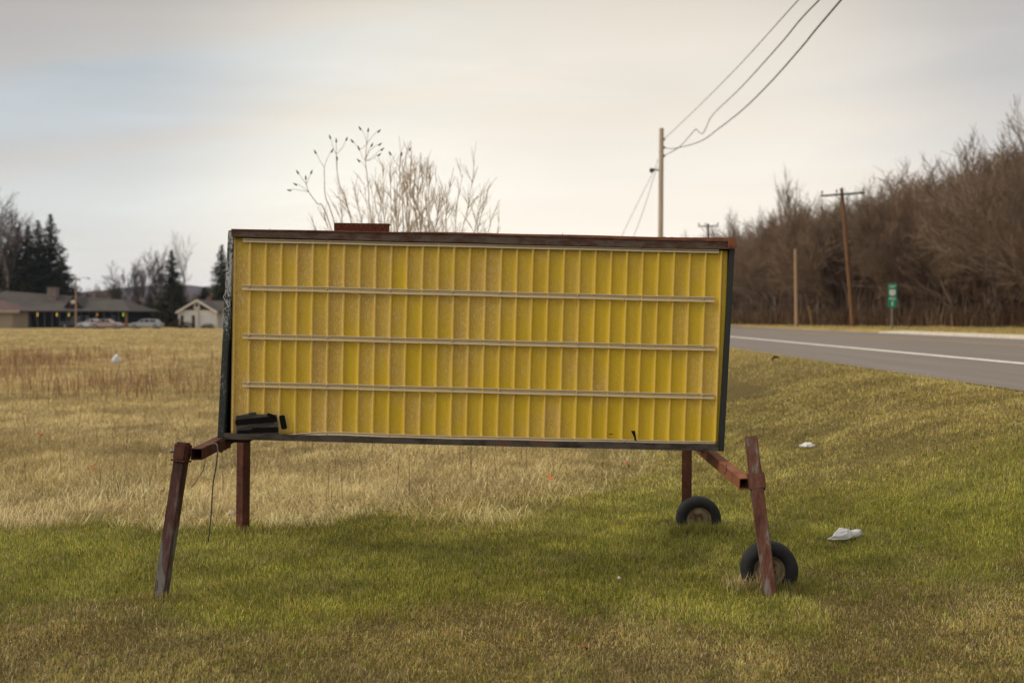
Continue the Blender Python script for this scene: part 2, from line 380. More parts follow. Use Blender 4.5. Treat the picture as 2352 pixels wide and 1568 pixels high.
# stray dead straws lying over the lawn
X, Y = sample(24000, 4.2, 14); k_ = (Y < edge_y(X) + .1) & (X < 6.2) & (nrng.random(24000) < .2 + 1.1 * (fbm(X * 1.5 + 4, Y * 1.7) - .3)); X, Y = X[k_], Y[k_]; n = len(X)
blades("dead_straw", X, Y, .03 + .05 * nrng.random(n), .0018 + .0013 * nrng.random(n), 1.15 + .5 * nrng.random(n), STRAW * (.35 + .6 * nrng.random(n)[:, None]), "pale dead straws lying scattered over the mown lawn", "straw")
n = 5200; X, Y = sample(n, 4.2, 10); k_ = (Y < edge_y(X)) & (nrng.random(n) < .1 + 1.5 * (fbm(X * .9 + 14, Y * 1.1) - .35)); X, Y = X[k_], Y[k_]; n = len(X)
blades("leaf_crumbs", X, Y, .010 + .022 * nrng.random(n), .006 + .010 * nrng.random(n), 1.25 + .4 * nrng.random(n), np.array([.20, .11, .055]) * (.35 + 1.3 * nrng.random(n)[:, None]), "crumbs of dead brown leaves lying in the lawn", "leaf litter")
cx_, cy_ = sample(420, 4.3, 9.5); k_ = (cy_ < edge_y(cx_) - .2) & (cx_ < 4.5); cx_, cy_ = cx_[k_], cy_[k_]; m = 34
X = np.repeat(cx_, m) + nrng.normal(0, .028, len(cx_) * m); Y = np.repeat(cy_, m) + nrng.normal(0, .028, len(cx_) * m); n = len(X); kind_ = np.repeat(nrng.random(len(cx_)), m)
c = np.where((kind_ < .55)[:, None], GREEN * .75, TAN * .85) * (.35 + .9 * nrng.random(n)[:, None])
blades("grass_tussocks", X, Y, (.03 + .035 * nrng.random(n)) * (.7 + .6 * np.repeat(nrng.random(len(cx_)), m)), .0022 + .0024 * nrng.random(n), .25 + .9 * nrng.random(n), c, "small taller tussocks standing out of the mown lawn", "grass")
# rough dry field behind the lawn edge
X, Y = sample(760000, 8.0, 130)
k_ = (Y > edge_y(X) + nrng.normal(-.1, 1, len(X)) * (.22 + .9 * smooth(-1.6, 1.2, X)) * np.maximum(1, Y / 9)) & (X < 6.0); X, Y = X[k_], Y[k_]; n = len(X)
clump = fbm(X * 1.2, Y * 1.2, 3); big = fbm(X * .3 + 50, Y * .3)
pale = smooth(.42, .6, fbm(X * .5 + 12, Y * .7 + 3)); sc = np.maximum(1, Y / 9)
toR = smooth(-1.3, 1.9, X - .22 * (Y - 10) + (fbm(X * 1.3 + 2, Y * 1.1, 3) - .5) * 2.2)
h = (.03 + .09 * nrng.random(n) ** 1.6 + .13 * np.clip(clump - .5, 0, 1)) * sc ** .3 * (1 - .6 * toR)
w = (.0024 + .0018 * nrng.random(n)) * sc ** .98
lean = np.abs(nrng.normal(1.30, .45, n)) + .2
c = TAN * 1.08 * (.62 + .42 * nrng.random(n)[:, None]); c = np.where((nrng.random(n) < .35 + .3 * pale)[:, None], STRAW * (.6 + .5 * nrng.random(n)[:, None]), c)
grn = (nrng.random(n) < np.clip(.10 + .9 * (.46 - big) + .50 * toR, .04, .72)); c = np.where(grn[:, None], OLIVE * .8 * (.6 + .6 * nrng.random(n)[:, None]), c)
spot = smooth(.52, .70, fbm(X * 2.1 + 7, Y * 1.6 + 2))[:, None]  # patches of shadow put into the straw colour, placed by noise
c = c * (.50 + .85 * clump[:, None]) * (.85 + .3 * big[:, None]) * (1 - .35 * spot) * (1 - .22 * toR[:, None])
blades("field_grass", X, Y, h, w, lean, c, "rough straw coloured dry grass of the field behind the sign", "grass")
# matted long pale straw along the mowing edge
n = 42000
X = nrng.uniform(-8, 2.6, n); Y = edge_y(X) + np.abs(nrng.normal(0, 1.5, n)) - .22; k_ = nrng.random(n) < (.15 + 1.9 * (fbm(X * 1.1 + 3, Y * 1.4) - .32)) * (1 - .85 * smooth(-1.6, 1.6, X + (fbm(X * 1.3 + 2, Y * 1.1, 3) - .5) * 2)); X, Y = X[k_], Y[k_]; n = len(X)
blades("matted_straw", X, Y, .07 + .15 * nrng.random(n), .0024 + .0020 * nrng.random(n), 1.3 + .45 * nrng.random(n), STRAW * (.45 + .85 * nrng.random(n)[:, None]) * (.75 + .5 * fbm(X * 2, Y * 2)[:, None]), "matted long pale straw along the mowing edge under the sign", "straw")
# red brown upright weeds far in the field, left
n = 26000
Y = nrng.uniform(21, 52, n); X = nrng.uniform(-.62, 0.0, n) * Y
m_ = smooth(.40, .62, fbm(X * .22 + 2, Y * .12)) * np.exp(-((Y - 34) / 10) ** 2); k_ = nrng.random(n) < m_ * .85 + .06; X, Y = X[k_], Y[k_]; n = len(X)
blades("red_brown_weeds", X, Y, .2 + .5 * nrng.random(n), .010 + .010 * nrng.random(n), .05 + .5 * nrng.random(n), np.array([.27, .15, .08]) * (.5 + .9 * nrng.random(n)[:, None]), "band of upright red brown dead weeds out in the field", "weeds")
n = 900
X, Y = sample(n, 9, 30); k_ = (Y > edge_y(X) + .1) & (X < 1.2); X, Y = X[k_], Y[k_]; n = len(X)
blades("thin_dry_stalks", X, Y, .22 + .28 * nrng.random(n), .005 + .0002 * Y, .1 + .5 * nrng.random(n), np.array([.16, .12, .06]) * (.5 + .9 * nrng.random(n)[:, None]), "thin dark dry stalks standing up from the dry field", "weeds")
# verges beside the road
n = 90000; Y = np.exp(nrng.uniform(np.log(10), np.log(95), n)); X = np.where(nrng.random(n) < .45, nrng.uniform(4.4, 6.45, n), nrng.uniform(21.3, 34, n))
k_ = ((X < 7) & (Y > 8)) | ((X > 21) & (Y > 30) & (X < tline(Y) + 1)); X, Y = X[k_], Y[k_]; n = len(X); sc = np.maximum(1, Y / 9)
c = np.where((nrng.random(n) < .5)[:, None], OLIVE, TAN * .85) * (.55 + .7 * nrng.random(n)[:, None])
blades("verge_grass", X, Y, (.025 + .045 * nrng.random(n)) * sc ** .4, .0035 * sc ** .95, .7 + .8 * nrng.random(n), c, "tan and olive grass on the verges beside the road", "grass")

# ------------------------------------------------------------------ materials for the sign
rust = mat("rusted_steel", rough=.85, metal=.15)
noise_col(rust, [(.28, (.028, .011, .008)), (.42, (.062, .021, .014)), (.58, (.10, .035, .020)), (.72, (.14, .065, .042))], scale=9, detail=9, rough=.7, bump=.5, bump_scale=120)
rust_o = mat("orange_rusted_steel", rough=.85, metal=.1)
noise_col(rust_o, [(.28, (.09, .035, .022)), (.45, (.19, .07, .038)), (.6, (.26, .10, .05)), (.75, (.16, .10, .08))], scale=7, detail=9, rough=.65, bump=.4, bump_scale=120)
rust_fine = mat("finely_pitted_rust", rough=.95)
noise_col(rust_fine, [(.3, (.035, .008, .005)), (.5, (.085, .022, .010)), (.7, (.20, .065, .03))], scale=60, detail=6, rough=.7, bump=.6, bump_scale=200)
rust_g = mat("rust_with_worn_grey_primer", rough=.75, metal=.1)
cr, mp = noise_col(rust_g, [(.34, (.050, .020, .015)), (.46, (.125, .046, .028)), (.55, (.14, .075, .056)), (.62, (.21, .185, .17))], scale=6, detail=10, rough=.7, stretch=(3, 3, .7), bump=.4, bump_scale=100)
topm = mat("grey_brown_weathered_trim", rough=.7, metal=.1)
noise_col(topm, [(.34, (.10, .030, .018)), (.42, (.080, .040, .028)), (.53, (.115, .080, .060)), (.62, (.13, .095, .072)), (.67, (.24, .07, .03))], scale=8, detail=9, rough=.7, stretch=(1, 1, 2.2), bump=.25, bump_scale=80)
botm = mat("dark_weathered_trim", rough=.8, metal=.1)
noise_col(botm, [(.34, (.028, .022, .018)), (.45, (.058, .048, .040)), (.56, (.085, .074, .062)), (.66, (.13, .055, .030))], scale=7, detail=9, stretch=(1, 1, 2.5), bump=.25, bump_scale=80)
def flaked(name, lo, hi, seed, whitish):
    """dark green black paint flaked to bare primer, more of it towards the top"""
    m = mat(name, rough=.55, spec=.4); L = m.node_tree.links.new; b = m.node_tree.nodes['Principled BSDF']
    g = nd(m, 'ShaderNodeNewGeometry'); mp = nd(m, 'ShaderNodeMapping'); mp.inputs['Location'].default_value = (seed, seed, seed); mp.inputs['Scale'].default_value = (1.6, 1, .8); L(g.outputs['Position'], mp.inputs[0])
    n = nd(m, 'ShaderNodeTexNoise'); n.inputs['Scale'].default_value = 46; n.inputs['Detail'].default_value = 10; n.inputs['Roughness'].default_value = .82; L(mp.outputs[0], n.inputs[0])
    n2 = nd(m, 'ShaderNodeTexNoise'); n2.inputs['Scale'].default_value = 3.1; n2.inputs['Detail'].default_value = 3; L(mp.outputs[0], n2.inputs[0])
    s = nd(m, 'ShaderNodeSeparateXYZ'); L(g.outputs['Position'], s.inputs[0])
    hr = nd(m, 'ShaderNodeMapRange'); L(s.outputs['Z'], hr.inputs[0]); hr.inputs[1].default_value = .95; hr.inputs[2].default_value = 2.4; hr.inputs[3].default_value = lo; hr.inputs[4].default_value = hi
    ad = nd(m, 'ShaderNodeMath', operation='ADD'); L(n.outputs[0], ad.inputs[0]); L(hr.outputs[0], ad.inputs[1])
    n2m = nd(m, 'ShaderNodeMath', operation='MULTIPLY_ADD'); L(n2.outputs[0], n2m.inputs[0]); n2m.inputs[1].default_value = .5; n2m.inputs[2].default_value = -.25
    ad2 = nd(m, 'ShaderNodeMath', operation='ADD'); L(ad.outputs[0], ad2.inputs[0]); L(n2m.outputs[0], ad2.inputs[1])
    cr = nd(m, 'ShaderNodeValToRGB'); L(ad2.outputs[0], cr.inputs[0]); e = cr.color_ramp
    e.elements[0].position = .57; e.elements[0].color = (.030, .036, .034, 1); e.elements[1].position = .615; e.elements[1].color = (*whitish, 1)
    q = e.elements.new(.40); q.color = (.018, .022, .021, 1)
    L(cr.outputs[0], b.inputs['Base Color'])
    bp = nd(m, 'ShaderNodeBump'); bp.inputs['Strength'].default_value = .3; bp.inputs['Distance'].default_value = .004; bp.invert = True; L(ad2.outputs[0], bp.inputs['Height']); L(bp.outputs[0], b.inputs['Normal'])
    return m
leftm = flaked("flaked_dark_green_paint", -.08, .112, 3.3, (.40, .41, .41))
rightm = flaked("worn_dark_green_paint", -.10, -.06, 8.1, (.22, .23, .23))
inner = mat("box_interior", (.02, .006, .005), rough=.8)
steel = mat("bolt_steel", (.2, .19, .18), rough=.5, metal=.7)
wire_m = mat("wire_insulation", (.06, .06, .055), rough=.6)

# yellow ribbed fibreglass
yel = mat("yellow_ribbed_fibreglass", rough=.42, spec=.35)
L = yel.node_tree.links.new; B = yel.node_tree.nodes['Principled BSDF']
uv = nd(yel, 'ShaderNodeUVMap'); 
def ns(scale, detail, rough, st, loc=(0, 0, 0), src=None):
    mp = nd(yel, 'ShaderNodeMapping'); mp.inputs['Scale'].default_value = st; mp.inputs['Location'].default_value = loc; L(src or uv.outputs[0], mp.inputs[0])
    n = nd(yel, 'ShaderNodeTexNoise'); n.inputs['Scale'].default_value = scale; n.inputs['Detail'].default_value = detail; n.inputs['Roughness'].default_value = rough; L(mp.outputs[0], n.inputs[0]); return n.outputs[0]
# uv is (rib number, metres up): each bay between two ribs has weathered by its own amount, in long vertical stretches
flo = nd(yel, 'ShaderNodeVectorMath', operation='FLOOR'); L(uv.outputs[0], flo.inputs[0])
su = nd(yel, 'ShaderNodeSeparateXYZ'); L(uv.outputs[0], su.inputs[0]); sf = nd(yel, 'ShaderNodeSeparateXYZ'); L(flo.outputs[0], sf.inputs[0])
cb = nd(yel, 'ShaderNodeCombineXYZ'); mf = nd(yel, 'ShaderNodeMath', operation='MULTIPLY'); L(sf.outputs[0], mf.inputs[0]); mf.inputs[1].default_value = 7.31
L(mf.outputs[0], cb.inputs[0]); L(su.outputs[1], cb.inputs[1])
bay = ns(1.6, 2, .5, (1, 1, 1), src=cb.outputs[0])
broad = ns(.55, 3, .5, (.35, 1.2, 1), (4, 2, 0))
streak = ns(3.0, 5, .6, (1.6, .9, 1), (1, 7, 0))
def madd(a, k, c):
    n = nd(yel, 'ShaderNodeMath', operation='MULTIPLY_ADD'); L(a, n.inputs[0]); n.inputs[1].default_value = k
    if isinstance(c, float): n.inputs[2].default_value = c
    else: L(c, n.inputs[2])
    return n.outputs[0]
lr = nd(yel, 'ShaderNodeMapRange'); L(su.outputs[0], lr.inputs[0]); lr.inputs[1].default_value = 0; lr.inputs[2].default_value = 30; lr.inputs[3].default_value = .14; lr.inputs[4].default_value = -.12
s0 = madd(bay, 1.1, lr.outputs[0]); s1 = madd(broad, .85, s0); s2 = madd(streak, .45, s1)
mk = nd(yel, 'ShaderNodeMapRange', interpolation_type='SMOOTHSTEP'); L(s2, mk.inputs[0]); mk.inputs[1].default_value = 1.02; mk.inputs[2].default_value = 1.50; mk.inputs[3].default_value = .08; mk.inputs[4].default_value = .92
# fibres: short pale threads in all directions
geo = nd(yel, 'ShaderNodeNewGeometry')
def fib(scale, ang, loc):
    mp = nd(yel, 'ShaderNodeMapping'); mp.inputs['Rotation'].default_value = (0, ang, 0); mp.inputs['Scale'].default_value = (scale, scale, scale * .16); mp.inputs['Location'].default_value = loc; L(geo.outputs['Position'], mp.inputs[0])
    n = nd(yel, 'ShaderNodeTexNoise'); n.inputs['Scale'].default_value = 1; n.inputs['Detail'].default_value = 2; L(mp.outputs[0], n.inputs[0]); return n.outputs[0]
f1 = fib(230, .5, (0, 0, 0)); f2 = fib(230, -.9, (5, 5, 5)); f3 = fib(210, 1.5, (9, 1, 3))
mxx = nd(yel, 'ShaderNodeMath', operation='MAXIMUM'); L(f1, mxx.inputs[0]); L(f2, mxx.inputs[1]); mxy = nd(yel, 'ShaderNodeMath', operation='MAXIMUM'); L(mxx.outputs[0], mxy.inputs[0]); L(f3, mxy.inputs[1])
fm = nd(yel, 'ShaderNodeMapRange'); L(mxy.outputs[0], fm.inputs[0]); fm.inputs[1].default_value = .57; fm.inputs[2].default_value = .70; fm.inputs[3].default_value = 0; fm.inputs[4].default_value = .9
c1 = nd(yel, 'ShaderNodeMix', data_type='RGBA'); L(mk.outputs[0], c1.inputs[0]); c1.inputs[6].default_value = (.64, .435, .003, 1); c1.inputs[7].default_value = (.54, .345, .072, 1)
grime = ns(1.3, 6, .65, (.55, 1.1, 1), (11, 3, 0)); gmr = nd(yel, 'ShaderNodeMapRange', interpolation_type='SMOOTHSTEP'); L(grime, gmr.inputs[0]); gmr.inputs[1].default_value = .46; gmr.inputs[2].default_value = .70; gmr.inputs[3].default_value = 0; gmr.inputs[4].default_value = .38
cg_ = nd(yel, 'ShaderNodeMix', data_type='RGBA'); L(gmr.outputs[0], cg_.inputs[0]); L(c1.outputs[2], cg_.inputs[6]); cg_.inputs[7].default_value = (.44, .265, .038, 1)
fk = nd(yel, 'ShaderNodeMath', operation='MULTIPLY'); L(fm.outputs[0], fk.inputs[0]); fkm = nd(yel, 'ShaderNodeMapRange'); L(mk.outputs[0], fkm.inputs[0]); fkm.inputs[3].default_value = .18; fkm.inputs[4].default_value = 1
L(fkm.outputs[0], fk.inputs[1])
c2 = nd(yel, 'ShaderNodeMix', data_type='RGBA'); L(fk.outputs[0], c2.inputs[0]); L(cg_.outputs[2], c2.inputs[6]); c2.inputs[7].default_value = (.76, .59, .29, 1)
# rib crests painted paler: the light they catch is put into the colour
fr = nd(yel, 'ShaderNodeMath', operation='FRACT'); L(su.outputs[0], fr.inputs[0])
pp = nd(yel, 'ShaderNodeMath', operation='PINGPONG'); L(fr.outputs[0], pp.inputs[0]); pp.inputs[1].default_value = .5
wr = nd(yel, 'ShaderNodeMapRange', interpolation_type='SMOOTHSTEP'); L(pp.outputs[0], wr.inputs[0]); wr.inputs[1].default_value = .02; wr.inputs[2].default_value = .10; wr.inputs[3].default_value = .55; wr.inputs[4].default_value = 0
wn_ = ns(9, 4, .7, (1, 5, 1)); wm = nd(yel, 'ShaderNodeMath', operation='MULTIPLY'); L(wr.outputs[0], wm.inputs[0]); L(wn_, wm.inputs[1])
c3 = nd(yel, 'ShaderNodeMix', data_type='RGBA'); L(wm.outputs[0], c3.inputs[0]); L(c2.outputs[2], c3.inputs[6]); c3.inputs[7].default_value = (.86, .67, .30, 1)
L(c3.outputs[2], B.inputs['Base Color'])
rg = nd(yel, 'ShaderNodeMapRange'); L(mk.outputs[0], rg.inputs[0]); rg.inputs[3].default_value = .38; rg.inputs[4].default_value = .75; L(rg.outputs[0], B.inputs['Roughness'])
bp = nd(yel, 'ShaderNodeBump'); bp.inputs['Strength'].default_value = .25; bp.inputs['Distance'].default_value = .002; L(mxy.outputs[0], bp.inputs['Height']); L(bp.outputs[0], B.inputs['Normal'])

def plastic(name, col, alpha, rough=.3):
    m = bpy.data.materials.new(name); m.use_nodes = True; m.node_tree.nodes.clear(); L = m.node_tree.links.new
    p = nd(m, 'ShaderNodeBsdfPrincipled'); p.inputs['Base Color'].default_value = (*col, 1); p.inputs['Roughness'].default_value = rough
    t = nd(m, 'ShaderNodeBsdfTransparent'); x = nd(m, 'ShaderNodeMixShader'); x.inputs[0].default_value = alpha
    o = nd(m, 'ShaderNodeOutputMaterial'); L(t.outputs[0], x.inputs[1]); L(p.outputs[0], x.inputs[2]); L(x.outputs[0], o.inputs[0]); return m
railm = plastic("yellowed_clear_plastic", (.58, .46, .26), .60)
screwm = mat("screw_head", (.45, .42, .36), rough=.4, metal=.5)
lipm = plastic("yellowed_clear_plastic_edge", (.78, .66, .44), .80)
cardm = plastic("clear_letter_card", (.34, .29, .24), .07, .4)
blackm = mat("black_letter_print", (.004, .004, .004), rough=.7, spec=.1)

# ------------------------------------------------------------------ the portable sign
YS = 6.9
SG = empty("portable_sign", (at(1090, 1020, YS).x, 7.2, 0), "portable roadside sign with a blank ribbed yellow panel on rusty legs and two wheels", "sign")
def S(px, py, dy=0.0):
    p = at(px, py, YS); p.y += dy; return p
def slab(b, quad, d0, d1): b.hexa([S(*q, d0) for q in quad], [S(*q, d1) for q in quad])

# cabinet: side skins, back and interior
b = MB()
slab(b, [(527, 533), (534, 533), (509, 1003), (502, 1003)], .05, .36)
slab(b, [(1679, 560), (1684, 560), (1660, 1030), (1655, 1030)], .05, .36)
slab(b, [(534, 534), (1679, 557), (1679, 562), (534, 539)], .05, .36)
slab(b, [(509, 999), (1655, 1026), (1655, 1031), (509, 1004)], .05, .36)
b.build("cabinet", inner, SG)
b = MB(); slab(b, [(528, 533), (1682, 558), (1658, 1030), (502, 1003)], .361, .375); b.build("back_panel", mat("back_panel_yellow", (.42, .28, .03), rough=.6), SG)
# frame members
def member(name, quad, d0, d1, m, bev=.004, wav=0):
    b = MB(); slab(b, quad, d0, d1); return b.build(name, m, SG, bevel=bev)
member("left_trim", [(524, 529), (537, 529), (515, 1006), (499, 1007)], -.003, .055, leftm)
member("right_trim", [(1676, 571), (1688, 569), (1663, 1036), (1650.5, 1036)], -.003, .055, rightm)
b = MB()      # top trim, slightly wavy along its length
N = 60; top = []; 
for i in range(N + 1):
    t = i / N; x = 532 + (1685 - 532) * t; wob = 1.0 * math.sin(t * 9) + .7 * math.sin(t * 23 + 1)
    yt = 526 + (547.5 - 526) * t + wob * .7; yb = 543.0 + (572.5 - 543.0) * t + wob * .5 + 1.2 * math.sin(t * math.pi)
    top.append((x, yt, yb))
for i in range(N):
    a, c = top[i], top[i + 1]
    slab(b, [(a[0], a[1]), (c[0], c[1]), (c[0], c[2]), (a[0], a[2])], -.008, .06)
def weld(o, d=.0004):
    bm = bmesh.new(); bm.from_mesh(o.data); bmesh.ops.remove_doubles(bm, verts=bm.verts, dist=d)
    seen = {}; kill = []
    for f in bm.faces:
        key = tuple(sorted(v.index for v in f.verts))
        if key in seen: kill += [f, seen[key]]
        seen[key] = f
    bmesh.ops.delete(bm, geom=list(set(kill)), context='FACES_ONLY'); bmesh.ops.recalc_face_normals(bm, faces=bm.faces)
    bm.to_mesh(o.data); bm.free()
weld(b.build("top_trim", topm, SG))
b = MB()      # rusty rolled lip of the roof over the top trim, deeper towards the right
for i in range(N):
    a, c = top[i], top[i + 1]; ta = (a[0] - 532) / 1153; tb = (c[0] - 532) / 1153
    ha, hb = 1.5 + 8.5 * max(0, ta - .35) ** .8, 1.5 + 8.5 * max(0, tb - .35) ** .8
    slab(b, [(a[0], a[1] - .6), (c[0], c[1] - .6), (c[0], c[1] + hb), (a[0], a[1] + ha)], -.016, -.0081)
weld(b.build("roof_lip", rust_o, SG))
b = MB(); slab(b, [(532, 525), (1684, 547), (1684, 556), (532, 534)], .061, .39); b.build("roof_sheet", rust_o, SG)
b = MB(); slab(b, [(1671, 551), (1689, 553), (1690, 569), (1680, 573), (1671, 572)], -.03, -.0165); slab(b, [(1676, 566), (1691, 562), (1692, 567), (1679, 573)], -.045, -.031); b.build("bent_corner_flap", rust_o, SG, bevel=.002)
b = MB()
for i in range(40):
    t0, t1 = i / 40, (i + 1) / 40
    f0 = lambda t: (514.5 + (1650 - 514.5) * t, 994.5 + (1019.5 - 994.5) * t + 1.6 * math.sin(math.pi * t) ** 2 + .5 * math.sin(t * 30), 1008 + (1035.5 - 1008) * t + .8 * math.sin(math.pi * t))
    a, c = f0(t0), f0(t1); slab(b, [(a[0], a[1]), (c[0], c[1]), (c[0], c[2]), (a[0], a[2])], -.006, .055)
weld(b.build("bottom_trim", botm, SG))
# scratched zigzag where the flaked paint tore away on the left trim
b = MB()
zz = [(527, 654), (513, 682), (520, 694), (524, 703), (513, 711), (511, 716), (519, 742), (521, 748)]
for p, q in zip(zz[:-1], zz[1:]):
    w = 1.2 if rng.random() < .6 else 2.2
    d = Vector((q[0] - p[0], q[1] - p[1])).normalized(); n_ = Vector((-d.y, d.x)) * w / 2
    slab(b, [(p[0] + n_.x, p[1] + n_.y), (q[0] + n_.x, q[1] + n_.y), (q[0] - n_.x, q[1] - n_.y), (p[0] - n_.x, p[1] - n_.y)], -.0045, -.003)
b.build("torn_paint_line", mat("bare_primer", (.45, .46, .46)), SG)

# ribbed panel
RT = lambda t: (573 + 36.19 * t, 566.0); RB = lambda t: (568.5 + 35.85 * t, 985.0)
def col_at(t, v):
    """t rib number, v 0 top .. 1 bottom of the sheet"""
    xt = 573.3 + 36.19 * t; xb = 568.2 + 35.85 * t
    yt = 545 + (x_ := (xt - 536)) * .0262; yb = 999.5 + (xb - 527) * .0225
    return xt + (xb - xt) * v, yt + (yb - yt) * v
prof = [(-.5, 0), (-.30, .0006), (-.20, .0022), (-.15, .0050), (-.11, .0105), (-.07, .0165), (-.03, .0200), (.01, .0210), (.05, .0195), (.085, .0145), (.115, .007), (.145, .0015), (.20, 0), (.34, 0)]
ts = []
for i in range(-1, 31):
    for (o_, hgt) in prof:
        t = i + o_
        if -1.15 <= t <= 30.42: ts.append((t, hgt if i >= -1 else 0))
ts.append((30.42, .002))
rows = 36; v = []; f = []; uvs = []
for j in range(rows + 1):
    vv = j / rows
    for (t, hgt) in ts:
        px, py = col_at(t, vv); p = S(px, py, .034 - hgt)
        p.y += .0025 * math.sin(t * .9 + vv * 5) + .0015 * math.sin(t * 2.3 - vv * 7); v.append(tuple(p)); uvs.append((t + 2, (1 - vv) * 1.36))
nc = len(ts)
for j in range(rows):
    for i in range(nc - 1): f.append((j * nc + i, (j + 1) * nc + i, (j + 1) * nc + i + 1, j * nc + i + 1))
me = bpy.data.meshes.new("yellow_panel"); me.from_pydata(v, [], f); me.polygons.foreach_set('use_smooth', [True] * len(me.polygons))
ul = me.uv_layers.new(name="UVMap"); 
for lp in me.loops: ul.data[lp.index].uv = uvs[lp.vertex_index]
me.materials.append(yel)
o = bpy.data.objects.new("yellow_panel", me); scene.collection.objects.link(o); o.parent = SG; o.matrix_parent_inverse = Matrix.Translation(-SG.location)
md = o.modifiers.new("thick", 'SOLIDIFY'); md.thickness = .002; md.offset = -1

# letter rails
def rail(pts, hpx, name="letter_rail", screws=()):
    b = MB(); lp = MB()
    for p, q in zip(pts[:-1], pts[1:]):
        quad = lambda a0, a1: [(p[0], p[1] + a0), (q[0], q[1] + a0), (q[0], q[1] + a1), (p[0], p[1] + a1)]
        slab(b, quad(-hpx * .5, hpx * .5), .0125, .0145)
        slab(lp, quad(-hpx * .5, -hpx * .5 + 1.8), .006, .0124)
        slab(lp, quad(hpx * .5 - 3.2, hpx * .5), .004, .0124)
    r_ = b.build(name, railm, SG); weld(r_)
    l_ = lp.build("rail_lip", lipm, r_); l_.matrix_parent_inverse = Matrix.Identity(4); weld(l_)
    for (sx, sy) in screws:
        s_ = MB(); s_.lathe([(0, -.003), (.0038, -.0025), (.0058, 0), (.0058, .010)], Matrix.Translation(S(sx, sy, .0035)), 10)
        q_ = s_.build("screw", screwm, r_, smooth=True); q_.matrix_parent_inverse = Matrix.Identity(4)
    return r_
def straight(x0, y0, x1, y1, n=14): return [(x0 + (x1 - x0) * i / n, y0 + (y1 - y0) * i / n + .35 * math.sin(i * 1.7)) for i in range(n + 1)]
def scr(y0, y1, x0, x1, ids, off=0): return [(x0 + 36 * i + off, y0 + (y1 - y0) * (36 * i) / (x1 - x0) - 1) for i in ids]
ids = (0, 5, 9, 13, 16, 21, 24, 29)
rail(straight(557, 551.5, 1652, 577.5), 8, screws=scr(549, 575, 572, 1652, (0, 5, 9, 13, 17, 21, 25)))
rail(straight(555, 659.5, 1643, 688), 12, screws=scr(660, 688, 571, 1643, ids))
rail(straight(556, 771.5, 1643, 799.5), 12, screws=scr(772, 799, 571, 1642, ids))
rail(straight(556, 882, 1641, 910.5), 12, screws=scr(882, 910, 570, 1640, ids))
pts = [(640, 1003.5), (665, 1001), (690, 998.5), (715, 996.5), (745, 995), (780, 995.5), (830, 997.5), (880, 999.5)] + straight(950, 1002, 1642, 1017.5, 10)
rail(pts, 8, "bent_letter_rail", screws=[(750, 996), (892, 1000), (1143, 1006), (1434, 1013)])

# nails standing on the roof, and the black clump of tape near the right end
for x in (618, 767, 993, 1127, 1293):
    b = MB(); t = (x - 532) / 1153; y = 526 + 21.5 * t; b.tube([S(x, y + 2, .02), S(x + rng.uniform(-.6, .6), y - rng.uniform(3, 7), .02)], .0022, 5); b.build("roof_nail", steel, SG)
b = MB(); base = S(1535, 546.5, .03)
for i in range(9):
    x = 1520 + i * 3.3 + rng.uniform(-1, 1); b.tube([S(x, 546.8, .03), S(x + 4, 545 - rng.random() * 1.5, .04), S(x + 9, 546.6, .05)], .004, 5)
b.build("tape_remnant", mat("black_tape", (.012, .012, .012)), SG)
# rust channel bolted on top (hitch bracket)
hb = MB(); hb.hexa([S(761, 508.5, .10), S(890, 510.5, .10), S(890, 540, .10), S(761, 537, .10)], [S(761, 508.5, .104), S(890, 510.5, .104), S(890, 540, .104), S(761, 537, .104)])
hb.hexa([S(761, 508.5, .105), S(764, 508.5, .105), S(764, 537, .105), S(761, 537, .105)], [S(761, 508.5, .22), S(764, 508.5, .22), S(764, 537, .22), S(761, 537, .22)])
hb.hexa([S(881, 510.4, .092), S(890, 512.5, .092), S(890, 540, .092), S(881, 539, .092)], [S(881, 510.4, .0995), S(890, 512.5, .0995), S(890, 540, .0995), S(881, 539, .0995)])
hb.hexa([S(764.2, 508.5, .105), S(890, 510.5, .105), S(890, 512, .105), S(764.2, 510, .105)], [S(764.2, 508.5, .22), S(890, 510.5, .22), S(890, 512, .22), S(764.2, 510, .22)])
hb.build("top_bracket", rust_fine, SG, bevel=.0015)

# square tube helper: outer and inner walls with an open end at the first point
def square_tube(b, p0, p1, w, up=Vector((0, 0, 1)), wall=.006, hollow=True, twist=0):
    p0, p1 = Vector(p0), Vector(p1); t = (p1 - p0).normalized(); s = t.cross(up).normalized(); u = s.cross(t)
    if twist: R_ = Matrix.Rotation(twist, 3, t); s = R_ @ s; u = R_ @ u
    ring = lambda p, k: [p + s * a * k / 2 + u * c * k / 2 for a, c in ((-1, -1), (1, -1), (1, 1), (-1, 1))]
    o0, o1, i0 = ring(p0, w), ring(p1, w), ring(p0, w - 2 * wall); i1 = ring(p0 + (p1 - p0) * .9, w - 2 * wall)
    if not hollow: b.hexa(o0, o1); return
    b.add(o0 + o1 + i0 + i1, [(0, 1, 5, 4), (1, 2, 6, 5), (2, 3, 7, 6), (3, 0, 4, 7), (4, 5, 6, 7),
                              (0, 8, 9, 1), (1, 9, 10, 2), (2, 10, 11, 3), (3, 11, 8, 0), (8, 12, 13, 9), (9, 13, 14, 10), (10, 14, 15, 11), (11, 15, 12, 8), (12, 15, 14, 13)])
TW = .070
